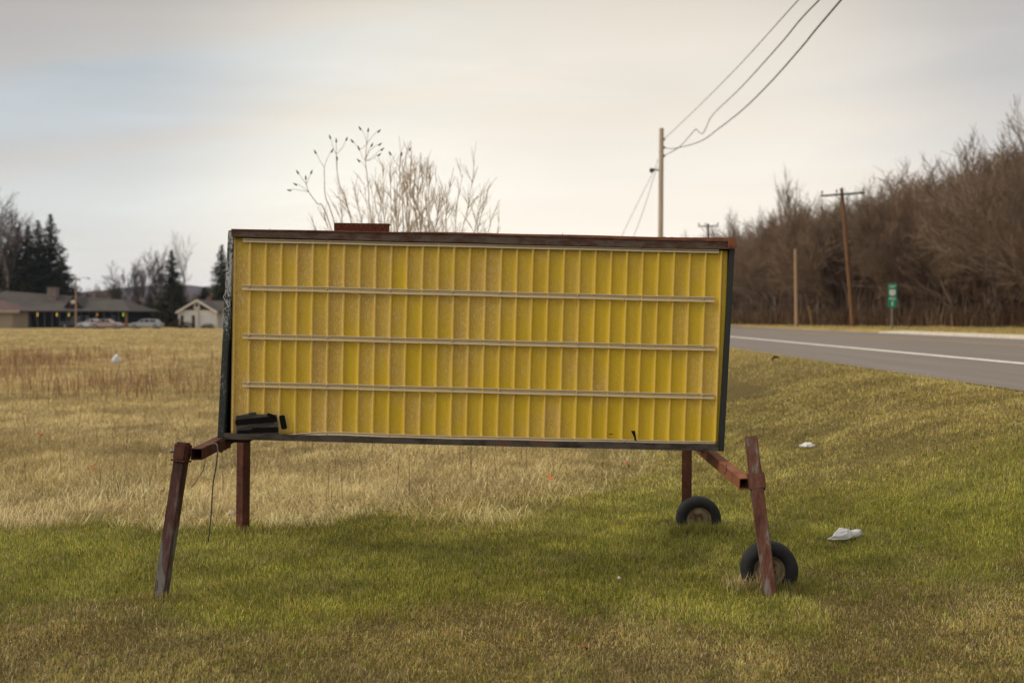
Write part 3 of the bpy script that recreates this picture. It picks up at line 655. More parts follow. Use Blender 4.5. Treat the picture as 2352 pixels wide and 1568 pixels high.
# cross bars
lb0, lb1 = at(451, 1043, 6.34), at(470, 1043, 6.34); lb1 = Vector((lb0.x - .085, 8.28, lb0.z))
b = MB(); square_tube(b, lb0, lb1, .074); b.build("cross_bar", rust, SG, bevel=.004)
rb0 = at(1711, 1111, 6.45); rb1 = Vector((1.385, 8.2, rb0.z + .15))
b = MB(); square_tube(b, rb0, rb1, .074); cb_ = b.build("cross_bar", rust_o, SG, bevel=.004)
# lugs between bars and cabinet
b = MB(); p = at(548, 1013, 6.98); b.box(p.x - .10, p.x + .07, 6.98, 7.22, .905, .962); b.build("mounting_lug", rust, SG, bevel=.003)
b = MB(); b.box(1.36, 1.44, 7.30, 7.42, .80, .93); b.build("mounting_lug", rust, SG, bevel=.003)
# jagged edge under the left bar where the weld flange has rusted through
b = MB(); q0 = lb0 + (lb1 - lb0) * .24; 
for i in range(7):
    t = .22 + i * .022; p = lb0 + (lb1 - lb0) * t; hgt = .008 + .010 * rng.random() if i not in (2, 5) else .004
    b.box(p.x + .0375, p.x + .046, p.y, p.y + .041, p.z - .037 - hgt, p.z + .03)
b.build("weld_flange", rust, SG)
# legs with sleeves
def leg(p0, p1, w, m, tw=0.0): b = MB(); square_tube(b, p0, p1, w, up=Vector((0, 1, 0)), twist=tw, hollow=False); return b.build("leg", m, SG, bevel=.005)
fl0, fl1 = at(421.5, 1020, 6.36), at(366.5, 1385, 6.27)
legl = mat("dark_rust_worn_grey_low", rough=.75, metal=.1)
L2 = legl.node_tree.links.new; cr, mp = noise_col(legl, [(.40, (.040, .016, .013)), (.56, (.085, .036, .030)), (.66, (.10, .080, .072)), (.72, (.155, .148, .142))], scale=7, detail=9, rough=.65, stretch=(3, 3, .8), bump=.4, bump_scale=110)
nn_ = [x for x in legl.node_tree.nodes if x.type == 'TEX_NOISE'][0]; gg_ = nd(legl, 'ShaderNodeNewGeometry'); s2_ = nd(legl, 'ShaderNodeSeparateXYZ'); L2(gg_.outputs['Position'], s2_.inputs[0])
r2_ = nd(legl, 'ShaderNodeMapRange', interpolation_type='SMOOTHSTEP'); L2(s2_.outputs['Z'], r2_.inputs[0]); r2_.inputs[1].default_value = .30; r2_.inputs[2].default_value = .62; r2_.inputs[3].default_value = .17; r2_.inputs[4].default_value = -.02
a2_ = nd(legl, 'ShaderNodeMath', operation='ADD'); L2(nn_.outputs[0], a2_.inputs[0]); L2(r2_.outputs[0], a2_.inputs[1]); cr_n = [x for x in legl.node_tree.nodes if x.type == 'VALTORGB'][0]; L2(a2_.outputs[0], cr_n.inputs[0])
leg(fl0, fl1, .073, legl, .15)
d = (fl1 - fl0).normalized(); b = MB(); square_tube(b, fl0 - d * .012, fl0 + d * .105, .088, up=Vector((0, 1, 0)), hollow=False, twist=.15); sl = b.build("leg_sleeve", rust, SG, bevel=.012)
b = MB(); square_tube(b, fl0 + d * .098, fl0 + d * .110, .098, up=Vector((0, 1, 0)), hollow=False, twist=.15); b.build("sleeve_collar", rust, SG, bevel=.002)
b = MB(); c = at(404, 1035, 6.36)
b.tube([c, c + Vector((-.028, 0, 0))], .009, 8); b.tube([c + Vector((-.006, 0, 0)), c + Vector((-.014, 0, 0))], .017, 6); b.tube([c + Vector((-.022, 0, 0)), c + Vector((-.034, 0, 0))], .014, 6); b.build("clamp_bolt", steel, SG)
fr0, fr1 = at(1724, 1001, 6.50), at(1770, 1375, 6.33)
leg(fr0, fr1, .079, rust_g, .12)
d = (fr1 - fr0).normalized(); s0 = at(1734.5, 1085, 6.47); s1 = at(1739.5, 1121, 6.455)
b = MB(); square_tube(b, s0, s1, .106, up=Vector((0, 1, 0)), hollow=False, twist=.12); b.build("leg_sleeve", rust_g, SG, bevel=.004)
b = MB(); square_tube(b, s1, at(1740.5, 1125, 6.455), .094, up=Vector((0, 1, 0)), hollow=False, twist=.12); b.build("sleeve_collar", rust, SG, bevel=.002)
rl0, rl1 = Vector((at(557.5, 985, 8.2).x, 8.24, .96)), at(557, 1236, 8.2)
leg(rl0, rl1, .082, rust, .5)
rr0, rr1 = Vector((at(1580, 1000, 8.1).x, 8.14, .90)), at(1577, 1190, 8.1)
leg(rr0, rr1, .076, rust, .25)
# wheels
rubber = mat("perished_rubber", rough=.85, spec=.3); noise_col(rubber, [(.3, (.011, .0115, .012)), (.7, (.024, .0245, .026))], scale=18, detail=6, bump=.2, bump_scale=150)
rimm = mat("dirty_cream_rim", rough=.7); noise_col(rimm, [(.34, (.09, .045, .022)), (.45, (.20, .14, .08)), (.62, (.30, .25, .16))], scale=10, detail=8)
def wheel(c, R, yaw, tilt):
    M = Matrix.Translation(c) @ Matrix.Rotation(yaw, 4, 'Z') @ Matrix.Rotation(tilt, 4, 'X')
    k = R / .178
    wh = MB(); prof = [(.093, -.030), (.098, -.046), (.112, -.056), (.135, -.061), (.155, -.056), (.168, -.047), (.1745, -.040), (.1765, -.034), (.1735, -.030), (.178, -.026), (.1785, -.013), (.175, -.011), (.1785, -.008), (.1785, .008), (.175, .011), (.1785, .013), (.178, .026), (.1735, .030), (.1765, .034), (.168, .047), (.155, .056), (.135, .061), (.112, .056), (.098, .046), (.093, .030)]
    wh.lathe([(a * k, y * k) for a, y in prof], M, 56); ty = wh.build("tyre", rubber, SG, smooth=True)
    rm = MB(); rp = [(.0, -.028), (.012, -.028), (.016, -.022), (.030, -.020), (.034, -.032), (.062, -.034), (.072, -.022), (.082, -.018), (.088, -.034), (.099, -.044), (.101, -.040), (.094, -.02), (.094, .03), (.101, .044), (.085, .03), (.03, .02), (.0, .02)]
    rm.lathe([(a * k, y * k) for a, y in rp], M, 48); r_ = rm.build("rim", rimm, SG, smooth=True)
    hb_ = MB(); hb_.lathe([(0, -.056), (.012, -.056), (.017, -.050), (.019, -.030), (.019, -.018)], M, 20)
    for i in range(4):
        a = i * math.pi / 2 + .6; q = MB(); 
        hb_.tube([M @ Vector((.046 * math.cos(a), -.033, .046 * math.sin(a))), M @ Vector((.046 * math.cos(a), -.043, .046 * math.sin(a)))], .007, 6)
    h_ = hb_.build("hub", steel if False else rimm, SG); 
    return ty
wheel(at(1766, 1306, 6.50), .184, math.radians(-9), math.radians(2))
wheel(at(1604, 1190, 8.02), .179, math.radians(-2), 0)
b = MB(); c = at(1768, 1304, 6.50); b.tube([c + Vector((0, -.11, 0)), c + Vector((0, .1, 0))], .012, 8); b.build("axle_stub", rust, SG); b = MB(); c = at(1604, 1190, 8.02); b.tube([c + Vector((0, 0, 0)), c + Vector((-.03, .12, 0))], .012, 8); b.build("axle_stub", rust, SG)

# loose wires at the left end
def wire(name, pts, r_, m, label, cat, parent=None, n=6):
    b = MB(); P = [Vector(p) for p in pts]; out = []
    for i in range(len(P) - 1):
        p0, p1, p2, p3 = P[max(i - 1, 0)], P[i], P[i + 1], P[min(i + 2, len(P) - 1)]
        for k in range(8):
            t = k / 8; out.append(.5 * ((2 * p1) + (p2 - p0) * t + (2 * p0 - 5 * p1 + 4 * p2 - p3) * t * t + (3 * p1 - p0 - 3 * p2 + p3) * t ** 3))
    out.append(P[-1]); b.tube(out, r_, n); o = b.build(name, m, parent, smooth=True)
    if label: tag(o, label, cat)
    return o
wire("hanging_wire", [at(470, 1031, 6.55), at(485, 1020, 6.5), at(499, 1022, 6.45), at(498, 1058, 6.42), at(489, 1115, 6.42), at(485, 1180, 6.42), at(480, 1228, 6.42), at(478.5, 1238, 6.42), at(480, 1243, 6.42)], .0042, wire_m, "long grey wire hanging from the left cross bar almost to the grass", "wire")
wire("loose_wire", [at(471, 1052, 6.45), at(470, 1068, 6.44), at(463, 1086, 6.42), at(448, 1108, 6.4), at(439, 1120, 6.4)], .0024, wire_m, "short curled wire hanging beside the top of the left front leg", "wire")
wire("green_twine", [at(1664, 1088, 6.50), at(1669, 1078, 6.46), at(1667, 1074, 6.45), at(1669, 1066, 6.45)], .003, mat("green_twine", (.05, .07, .045)), "scrap of dark green twine caught on the right cross bar", "twine")

# letter cards lying in the bottom of the tray
def bar2(b, p, q, w, d0, d1, n=6):
    """rounded bar between two pixels on the sign face"""
    P, Q = Vector(p), Vector(q); t = (Q - P).normalized(); nn = Vector((-t.y, t.x)); pts = []; rr = w * .28; hw = w / 2
    for (ctr, sx, sy, a0) in ((Q - t * rr + nn * (hw - rr), 1, 1, 90), (Q - t * rr - nn * (hw - rr), 1, -1, 0), (P + t * rr - nn * (hw - rr), -1, -1, -90), (P + t * rr + nn * (hw - rr), -1, 1, -180)):
        for k in range(4):
            a = math.radians(a0 - 30 * k); pts.append(ctr + (t * math.cos(a) + nn * math.sin(a)) * rr)
    b.hexa([S(x, y, d0) for x, y in pts], [S(x, y, d1) for x, y in pts])
darkcard = plastic("smoky_letter_card", (.030, .027, .024), .80, .35)
def card(quad, bars, d, label, m=None):
    b = MB(); slab(b, quad, d, d + .0015)
    o = b.build("letter_card", m or cardm); tag(o, label, "letter card", "clear letter cards left in the sign tray")
    l_ = MB()
    for (p, q, w) in bars: d -= .0004; bar2(l_, p, q, w, d - .0008, d)
    l = l_.build("letter", blackm, o); l.matrix_parent_inverse = Matrix.Identity(4)
card([(541, 956), (566, 950), (636, 952), (641, 998), (543, 996)], [((543, 957.5), (580, 958.5), 7), ((546, 991), (628, 969), 12.5), ((570, 952.5), (589, 950.5), 9), ((560, 990), (600, 984), 12)], .001, "rear smoky card with crossed black letter strokes in the tray's left corner", darkcard)
card([(534, 947), (646, 944), (648, 996), (538, 996)], [((541, 970), (636, 961.5), 13.5), ((578, 988), (639, 986), 12.5), ((545, 992), (590, 990), 8), ((614, 951), (632, 956), 7)], -.004, "front clear card carrying the widest slanting black letter strokes")
card([(641, 950), (660, 947), (667, 990), (648, 995)], [((647.5, 953), (654, 985), 13.5)], -.008, "narrow clear card with one upright black bar, right of the letter pile")
b = MB(); b.hexa([S(x, y, .000) for x, y in ((1449.5, 989), (1458.5, 988.5), (1461, 1003), (1462, 1011), (1458, 1012), (1456, 1003))], [S(x, y, .002) for x, y in ((1449.5, 989), (1458.5, 988.5), (1461, 1003), (1462, 1011), (1458, 1012), (1456, 1003))])
tag(b.build("letter_fragment", blackm), "small black broken piece of a letter near the panel's lower right", "letter piece")
b = MB(); slab(b, [(1398, 996.5), (1406, 996), (1411, 997), (1403, 998.2)], .014, .016); tag(b.build("torn_scrap", blackm), "tiny torn black scrap stuck low on the panel left of the broken letter", "scrap")
print("sign done")

# ------------------------------------------------------------------ litter and leaves
litter = mat("white_plastic", (.58, .58, .57), rough=.5)
leafm = mat("dead_leaf", (.28, .10, .035), rough=.8); leafd = mat("dark_dead_leaf", (.09, .04, .02), rough=.9)
def crumple(name, c, sx, sy, sz, rz, m, label, cat, seed=1, lobes=3):
    """crumpled film: a folded, dented closed sheet"""
    rr = random.Random(seed); bm = bmesh.new(); bmesh.ops.create_icosphere(bm, subdivisions=4, radius=1)
    off = rr.random() * 50
    from mathutils import noise as mn
    for v in bm.verts:
        p = v.co.copy(); n_ = mn.noise(Vector((p.x * 2.6 + off, p.y * 2.6, p.z * 2.6))) ; n2_ = abs(mn.noise(Vector((p.x * 5 + off, p.y * 5, p.z * 7))))
        k = 1 + .45 * n_ - .55 * n2_; waist = .55 + .45 * abs(math.sin(p.x * lobes + off)); v.co = Vector((p.x * sx * (1 + .2 * n_), p.y * sy * k * waist, abs(p.z) * sz * k * waist if p.z > 0 else p.z * sz * .3))
    bmesh.ops.rotate(bm, verts=bm.verts, matrix=Matrix.Rotation(rz, 3, 'Z'), cent=(0, 0, 0))
    me = bpy.data.meshes.new(name); bm.to_mesh(me); bm.free(); me.materials.append(m); me.polygons.foreach_set('use_smooth', [True] * len(me.polygons))
    o = bpy.data.objects.new(name, me); scene.collection.objects.link(o); o.location = c; tag(o, label, cat); return o
def span(a, b_): p, q = gpt(*a), gpt(*b_); return (p + q) / 2, (q - p).length / 2, math.atan2(q.y - p.y, q.x - p.x)
w0, hl, an0 = span((1908, 1254), (1978, 1232))
crumple("plastic_wrapper", w0 + Vector((0, 0, .035)), hl * 1.1, .04, .075, an0, litter, "crumpled white plastic wrapper on the grass right of the near wheel", "wrapper", 4, 2.6)
w1, hl, an0 = span((1836, 1036), (1871, 1028)); crumple("paper_scrap", w1 + Vector((0, 0, .03)), hl, .035, .05, an0, litter, "white paper scrap on the grass right of the right leg's top", "paper", 9, 1.2)
w2 = gpt(897, 1036); crumple("foam_bit", w2 + Vector((0, 0, .03)), .022, .02, .03, 0, litter, "small white bit in the dry grass just under the sign", "litter", 5)
w3 = gpt(1422, 1335); crumple("paper_bit", w3 + Vector((0, 0, .018)), .014, .010, .016, .5, litter, "tiny white bit on the lawn in front of the sign, left of the near wheel", "litter", 6)
w4 = gpt(530, 1190); crumple("foam_cup_piece", w4 + Vector((0, 0, .03)), .035, .03, .04, .2, mat("dirty_foam", (.42, .36, .30)), "dirty pale foam piece in the straw left of the rear left leg", "litter", 8)
w5 = gpt(267, 848); crumple("plastic_bag", w5 + Vector((0, 0, .28)), .15, .1, .26, .2, litter, "white plastic bag caught on the brown weeds out in the field", "bag", 12)
def leaf(px, py, s, m, label, seed):
    rr = random.Random(seed); p = gpt(px, py); n = 7; v = []; f = []
    for i in range(n):
        t = i / (n - 1); wd = math.sin(math.pi * min(1, t * .95 + .04)) * .42 * (1 + .25 * math.sin(i * 2.4)); cz = .25 * math.sin(t * math.pi) 
        for s_ in (-1, 0, 1): v.append(((t - .5) * s, s_ * wd * s, (cz + abs(s_) * .22) * s))
    for i in range(n - 1):
        for k in (0, 1): f.append((i * 3 + k, i * 3 + k + 1, (i + 1) * 3 + k + 1, (i + 1) * 3 + k))
    b = MB(); b.add(v, f); o = b.build("dead_leaf", m, smooth=True); o.location = p + Vector((0, 0, .035)); o.rotation_euler = (rr.uniform(-.5, .5), rr.uniform(-.5, .5), rr.random() * 6)
    md = o.modifiers.new("t", 'SOLIDIFY'); md.thickness = .0015
    tag(o, label, "leaf", "dead leaves on the grass")
leaf(1262, 1108, .10, mat("orange_leaf", (.50, .17, .04)), "orange dead leaf in the dry grass below the middle of the sign", 1)
leaf(1436, 1077, .11, mat("pale_brown_leaf", (.42, .20, .10)), "pale brown curled leaf in the dry grass left of the far wheel", 2)
leaf(97, 1007, .14, leafm, "red brown leaf in the dry field at the far left", 3)
leaf(212, 1085, .09, leafm, "small brown leaf in the field left of the left front leg", 4)
leaf(371, 1141, .09, leafd, "dark leaf in the straw just left of the left front leg", 5)
leaf(1782, 831, .17, leafd, "dark leaf clump on the grass slope near the road edge", 6)
leaf(1340, 1508, .05, leafm, "reddish leaf scrap in the lawn at the bottom of the picture", 7)

# straw tuft gathered round the foot of the near right leg
n = 420; c = gpt(1745, 1345); X = c.x + nrng.normal(0, .10, n) - .04; Y = c.y + nrng.normal(0, .06, n)
blades("straw_at_leg_foot", X, Y, .05 + .09 * nrng.random(n), .003 + .001 * nrng.random(n), .3 + 1.0 * nrng.random(n), STRAW * (.4 + .5 * nrng.random(n)[:, None]), "dry straw gathered round the foot of the right front leg", "straw")
n = 1400; c = gpt(1768, 1352); X = c.x + nrng.uniform(-.24, .26, n); Y = c.y - .03 + nrng.normal(0, .05, n)
blades("grass_at_near_wheel", X, Y, .03 + .06 * nrng.random(n), .002 + .001 * nrng.random(n), .1 + .9 * nrng.random(n), (GREEN * .45 + TAN * .22) * (.3 + .8 * nrng.random(n)[:, None]), "longer grass standing against the near wheel", "grass")
n = 700; c = gpt(1604, 1216); X = c.x + nrng.uniform(-.24, .24, n); Y = c.y - .05 + nrng.normal(0, .04, n)
blades("grass_at_far_wheel", X, Y, .04 + .06 * nrng.random(n), .003 + .001 * nrng.random(n), .1 + .6 * nrng.random(n), (GREEN * .55 + TAN * .12) * (.4 + .7 * nrng.random(n)[:, None]), "longer grass standing against the far wheel", "grass")
n = 300; c = gpt(557, 1226); X = c.x + nrng.normal(0, .07, n); Y = c.y - .04 + nrng.normal(0, .03, n)
blades("grass_at_rear_leg", X, Y, .04 + .06 * nrng.random(n), .003 + .001 * nrng.random(n), .1 + .6 * nrng.random(n), (GREEN * .6 + TAN * .4) * (.4 + .7 * nrng.random(n)[:, None]), "longer grass round the foot of the rear left leg", "grass")
n = 300; c = gpt(367, 1376); X = c.x + nrng.normal(0, .09, n); Y = c.y - .045 + nrng.normal(0, .025, n)
blades("grass_at_front_leg", X, Y, .03 + .05 * nrng.random(n), .003 + .001 * nrng.random(n), .2 + .8 * nrng.random(n), (GREEN * .5 + TAN * .6) * (.4 + .7 * nrng.random(n)[:, None]), "grass round the foot of the left front leg", "grass")

# ------------------------------------------------------------------ poles and wires
woodp = mat("pale_weathered_pole", rough=.9); noise_col(woodp, [(.3, (.34, .28, .21)), (.7, (.45, .38, .29))], scale=3, detail=7, stretch=(4, 4, .4))
woodb = mat("orange_brown_pole", rough=.9); noise_col(woodb, [(.3, (.11, .055, .025)), (.7, (.18, .095, .045))], scale=2, detail=7, stretch=(4, 4, .4))
woodd = mat("dark_grey_timber", (.07, .055, .05), rough=.9); ins = mat("grey_insulator", (.16, .16, .17), rough=.4)
woodt = mat("light_brown_pole", (.30, .20, .125), rough=.9)
def pole(name, base, top, r0, r1, m, label, arm=None, mats=None):
    P = empty(name, base, label, "utility pole"); d = Vector(top) - Vector(base)
    b = MB(); b.tube([Vector(base) + Vector((0, 0, -.3)) , Vector(base) + d * .5, top], [r0, (r0 + r1) / 2, r1], 14); b.build("pole_shaft", m, P, smooth=False)
    if arm:
        t, hw, th, ang, tilt = arm; c = Vector(base) + d * t; ax = Vector((math.cos(ang), math.sin(ang), tilt)); b = MB()
        M = Matrix.Translation(c + Vector((0, -r1 - th / 2, 0))) @ ax.to_track_quat('X', 'Z').to_matrix().to_4x4(); b.box(-hw, hw, -th / 2, th / 2, -th / 2, th / 2, M); ca_ = b.build("crossarm", woodd, P)
        for s_ in (-.95, -.28, .95):
            q = M @ Vector((s_ * hw, 0, th / 2)); b = MB(); b.tube([q, q + Vector((0, 0, .10)), q + Vector((0, 0, .12)), q + Vector((0, 0, .30))], [.03, .03, .08, .06], 8); b.build("insulator", ins, P)
        b = MB()
        for s_ in (-.35, .35): b.tube([M @ Vector((s_ * hw, 0, -th / 2)), c + Vector((0, -r1, -.55))], .025, 5)
        b.build("arm_brace", woodd, P)
    return P
pb = Vector((at(1515, 800, 42).x, 42, gz(6.25, 42))); ptop = at(1519.5, 295, 42)
P1 = pole("utility_pole", pb, ptop, .125, .095, woodp, "pale bare utility pole rising behind the right end of the sign")
A = [at(1525, 320, 42), at(1525, 339, 42), at(1525, 358, 42)]
for p in A:
    b = MB(); b.tube([Vector((ptop.x + .05, 42, p.z)), p], .04, 8); b.tube([p + Vector((0, 0, -.05)), p + Vector((0, 0, .05))], .05, 8); b.build("insulator", ins, P1)
b = MB(); c = at(1510, 391, 42); e = at(1492, 392, 42); b.tube([Vector((ptop.x - .05, 42, c.z)), c, e + (c - e) * .3 + Vector((0, 0, .06))], .03, 6); b.tube([e + (c - e) * .6 + Vector((0, 0, .03)), e + (c - e) * .15, e], [.06, .11, .05], 8); b.build("lamp_bracket", mat("dark_lamp_housing", (.05, .055, .055)), P1)
overm = mat("grey_green_cable", (.11, .125, .115), rough=.6)
END = [Vector((3.5, -9, 9.8)), Vector((3.9, -9, 9.2)), Vector((4.3, -9, 8.7))]
labs = ["uppermost overhead cable from the pale pole", "middle overhead cable from the pale pole, with a kink near it", "lowest overhead cable, sagging most, from the pale pole"]
# each cable is drawn through three surveyed points and carried on past the camera
surv = [[(1600, 249, 36), (1700, 148, 27), (1836, -2, 18.5), (1960, -130, 14)], [(1612, 301, 38), (1572, 306, 39.2), (1586, 306, 38.6)], [(1600, 326, 36.5), (1707, 239, 27), (1830, 120, 20.5), (1932, 0, 16.5), (2040, -150, 13)]]
c0 = [A[0]] + [at(*s) for s in surv[0]] + [END[0]]; c0[-1:] = [c0[-2].lerp(c0[-1], q) for q in (.15, .35, .6, .85, 1)]
wire("overhead_cable", c0, .011, overm, labs[0], "cable")
c1 = [A[2], at(1560, 338, 40), at(1594, 301, 38), at(1600, 298, 37.8), at(1606, 304, 37.7), at(1614, 307, 37.5), at(1622, 293, 37), at(1638, 263, 36), at(1700, 203, 28.5), at(1790, 104, 21.5), at(1838, 46, 19), at(1882, 0, 17.5), at(2010, -130, 13.5), END[1]]; c1[-1:] = [c1[-2].lerp(c1[-1], q) for q in (.15, .35, .6, .85, 1)]
wire("overhead_cable", c1, .015, overm, labs[1], "cable")
c2 = [A[1], at(1550, 341, 40), at(1608, 325, 37), at(1650, 296, 33), at(1707, 251, 28), at(1770, 189, 23.5), at(1840, 110, 19.5), at(1870, 73, 18), at(1932, 0, 16), at(2060, -150, 12.5), END[2]]; c2[-1:] = [c2[-2].lerp(c2[-1], q) for q in (.15, .35, .6, .85, 1)]
wire("overhead_cable", c2, .017, overm, labs[2], "cable")
g1 = at(1300, 790, 43); g1.z = gz(g1.x, 43); g2 = at(1345, 790, 43); g2.z = gz(g2.x, 43)
tag(wire("guy_wire", [at(1510, 365, 42), at(1502, 392, 42), at(1433, 532, 42.6), g1], .011, overm, None, None), "left thin guy wire slanting down from the pale pole", "wire")
tag(wire("guy_wire", [at(1511, 385, 42), at(1504, 400, 42), at(1460, 532, 42.6), g2], .011, overm, None, None), "right thin guy wire slanting down from the pale pole", "wire")
p2b = at(1960, 752, 72); p2b.z = gz(p2b.x, 72)
pole("utility_pole", p2b, at(1933, 432, 72), .17, .12, woodb, "tall leaning orange brown utility pole with a crossarm across the road", arm=(.953, 1.58, .13, 0, .075))
p3b = at(1830, 745, 77); p3b.z = gz(p3b.x, 77); pole("utility_pole", p3b, at(1827, 572, 77), .15, .11, woodt, "short light brown pole without a crossarm by the trees across the road")
p4b = at(1632, 740, 108); p4b.z = gz(p4b.x, 108); pole("utility_pole", p4b, at(1626, 514, 108), .15, .12, woodd, "distant dark pole whose crossarm shows just above the sign", arm=(.975, 1.08, .12, 0, .03))
gyb = at(1866, 744, 78); gyb.z = gz(gyb.x, 78); b = MB(); b.tube([gyb, at(1857, 703, 78)], .045, 8); tag(b.build("guy_guard", mat("yellow_plastic", (.30, .21, .06))), "yellow guard sleeve leaning at the foot of the trees", "guy guard")

# mile marker sign
MSp = Vector((at(2049, 752, 60).x, 60, 0)); MSp.z = gz(MSp.x, 60); kpx = 60 / F
MS = empty("mile_marker_sign", MSp, "narrow green mile marker sign on a grey post across the road", "road sign")
b = MB(); tp = at(2049, 655, 60); b.box(MSp.x - .04, MSp.x + .04, 60.02, 60.07, MSp.z - .1, tp.z); b.build("post", mat("galvanised_post", (.24, .22, .21), rough=.6, metal=.3), MS)
z1 = at(2049, 651, 60).z; z0 = at(2049, 705.5, 60).z; xw = 19.6 * kpx / 2; gp = mat("green_sign_face", (.006, .22, .115), rough=.5); wp = mat("white_sign_letters", (.62, .66, .60), rough=.5)
b = MB(); b.box(MSp.x - xw, MSp.x + xw, 59.99, 60.015, z0, z1); pl = b.build("sign_plate", gp, MS, bevel=.004)
def text(s, cx, cz, h, w, y, m, name, parent):
    cu = bpy.data.curves.new("t", 'FONT'); cu.body = s; cu.align_x = 'CENTER'; cu.align_y = 'CENTER'; cu.size = 1; cu.extrude = .01; cu.offset = .012
    to = bpy.data.objects.new("t", cu); scene.collection.objects.link(to); bpy.context.view_layer.update()
    me = bpy.data.meshes.new_from_object(to.evaluated_get(bpy.context.evaluated_depsgraph_get())); bpy.data.objects.remove(to)
    co = np.array([v.co[:] for v in me.vertices]); mn_, mx2 = co.min(0), co.max(0); c_ = (mn_ + mx2) / 2; sz_ = mx2 - mn_
    for v in me.vertices:
        q = v.co; v.co = Vector((cx + (q.x - c_[0]) / sz_[0] * w, y + (-q.z) * .2, cz + (q.y - c_[1]) / sz_[1] * h))
    me.materials.clear(); me.materials.append(m); o = bpy.data.objects.new(name, me); scene.collection.objects.link(o); o.parent = parent; o.matrix_parent_inverse = Matrix.Translation(-Vector(MS.location)) if parent == MS else Matrix.Identity(4); return o
H = z1 - z0
text("WEST", MSp.x, z1 - H * .135, H * .105, xw * 1.5, 59.984, wp, "direction_text", MS)
b = MB(); sh = []; cx, cz, q = MSp.x, z1 - H * .385, H * .128
for a_x, a_z in ((-.80, 1), (-.35, .86), (0, 1), (.35, .86), (.80, 1), (1.0, .62), (.84, .2), (1.0, -.2), (.86, -.62), (.4, -.85), (0, -1.05), (-.4, -.85), (-.86, -.62), (-1.0, -.2), (-.84, .2), (-1.0, .62)): sh.append((cx + a_x * q, cz + a_z * q))
b.hexa([Vector((x, 59.98, z)) for x, z in sh], [Vector((x, 59.989, z)) for x, z in sh]); shd = b.build("route_shield", mat("white_shield", (.70, .66, .64)), MS)
text("11", cx, cz, q * 1.0, q * .8, 59.975, mat("dark_shield_digits", (.16, .06, .06)), "route_number", MS)
text("MILE", MSp.x, z1 - H * .635, H * .10, xw * 1.5, 59.984, wp, "mile_text", MS)
text("1", MSp.x, z1 - H * .84, H * .2, xw * .28, 59.984, wp, "mile_number", MS)

# ------------------------------------------------------------------ trees
barkm = mat("grey_brown_bark", rough=.95); noise_col(barkm, [(.3, (.075, .058, .044)), (.7, (.19, .155, .12))], scale=1.1, detail=5)
twigm = mat("brown_twigs", rough=.95); noise_col(twigm, [(.3, (.11, .077, .052)), (.5, (.155, .110, .077)), (.7, (.215, .16, .117))], scale=.35, detail=4)
twigr = mat("warm_brown_twigs", rough=.95); noise_col(twigr, [(.35, (.12, .081, .052)), (.65, (.215, .147, .097))], scale=.18, detail=4)
twigp = mat("pale_brown_twigs", rough=.95); noise_col(twigp, [(.3, (.17, .11, .07)), (.7, (.27, .19, .13))], scale=3, detail=4)
def bare(seed, Ht, r0, spread=.5, density=1.0, twist=.12, levels=4, low=.3, sides=4, upright=.25, twig_r=.012):
    """bare broadleaf tree; returns (trunk MB, crown MB) standing at the origin"""
    rr = random.Random(seed); T, Cn = MB(), MB()
    def grow(p, d, ln, r_, lv):
        nseg = 5 if lv == 0 else (4 if lv < 3 else 2); pts = [p.copy()]; rad = [r_]; dirs = [d.copy()]
        for i in range(nseg):
            d = (d + Vector((rr.gauss(0, twist), rr.gauss(0, twist), rr.gauss(0, twist) + (upright * .35 if lv else .03)))).normalized()
            p = p + d * (ln / nseg); pts.append(p.copy()); rad.append(max(twig_r * .5, r_ * (1 - (i + 1) / nseg * (.72 if lv < 2 else .8)))); dirs.append(d.copy())
        (T if lv == 0 else Cn).tube(pts, rad, (7 if lv == 0 else sides if lv < 2 else 3), cap=False)
        if lv >= levels: return
        nch = max(2, int({0: 10, 1: 6, 2: 5, 3: 4}.get(lv, 3) * density + rr.random()))
        for k_ in range(nch):
            t = (low if lv == 0 else .25) + (1 - (low if lv == 0 else .25)) * (k_ + rr.random()) / nch
            i = min(int(t * nseg), nseg - 1); q = pts[i].lerp(pts[i + 1], t * nseg - i); dd = dirs[i]
            ax = dd.cross(Vector((rr.gauss(0, 1), rr.gauss(0, 1), rr.gauss(0, 1)))).normalized(); an = spread * rr.uniform(.7, 1.35)
            nd_ = (Matrix.Rotation(an, 3, ax) @ dd).normalized()
            grow(q, nd_, ln * rr.uniform(.42, .62) * (1.15 - .45 * t if lv == 0 else 1), max(twig_r, rad[i] * rr.uniform(.4, .6)), lv + 1)
        if lv: return
    grow(Vector((0, 0, -.2)), Vector((rr.gauss(0, .04), rr.gauss(0, .04), 1)).normalized(), Ht * .72, r0, 0)
    return T, Cn
def tree_thing(name, T, Cn, tm, cm, loc, rz, sc, label, cat="tree", group=None, cname="crown"):
    o = empty(name, (0, 0, 0), label, cat, group); T.build("trunk", tm, o); Cn.build(cname, cm, o)
    o.location = loc; o.rotation_euler.z = rz; o.scale = sc; return o
def plc(px, Y): x = at(px, 700, Y).x; return Vector((x, Y, gz(x, Y)))

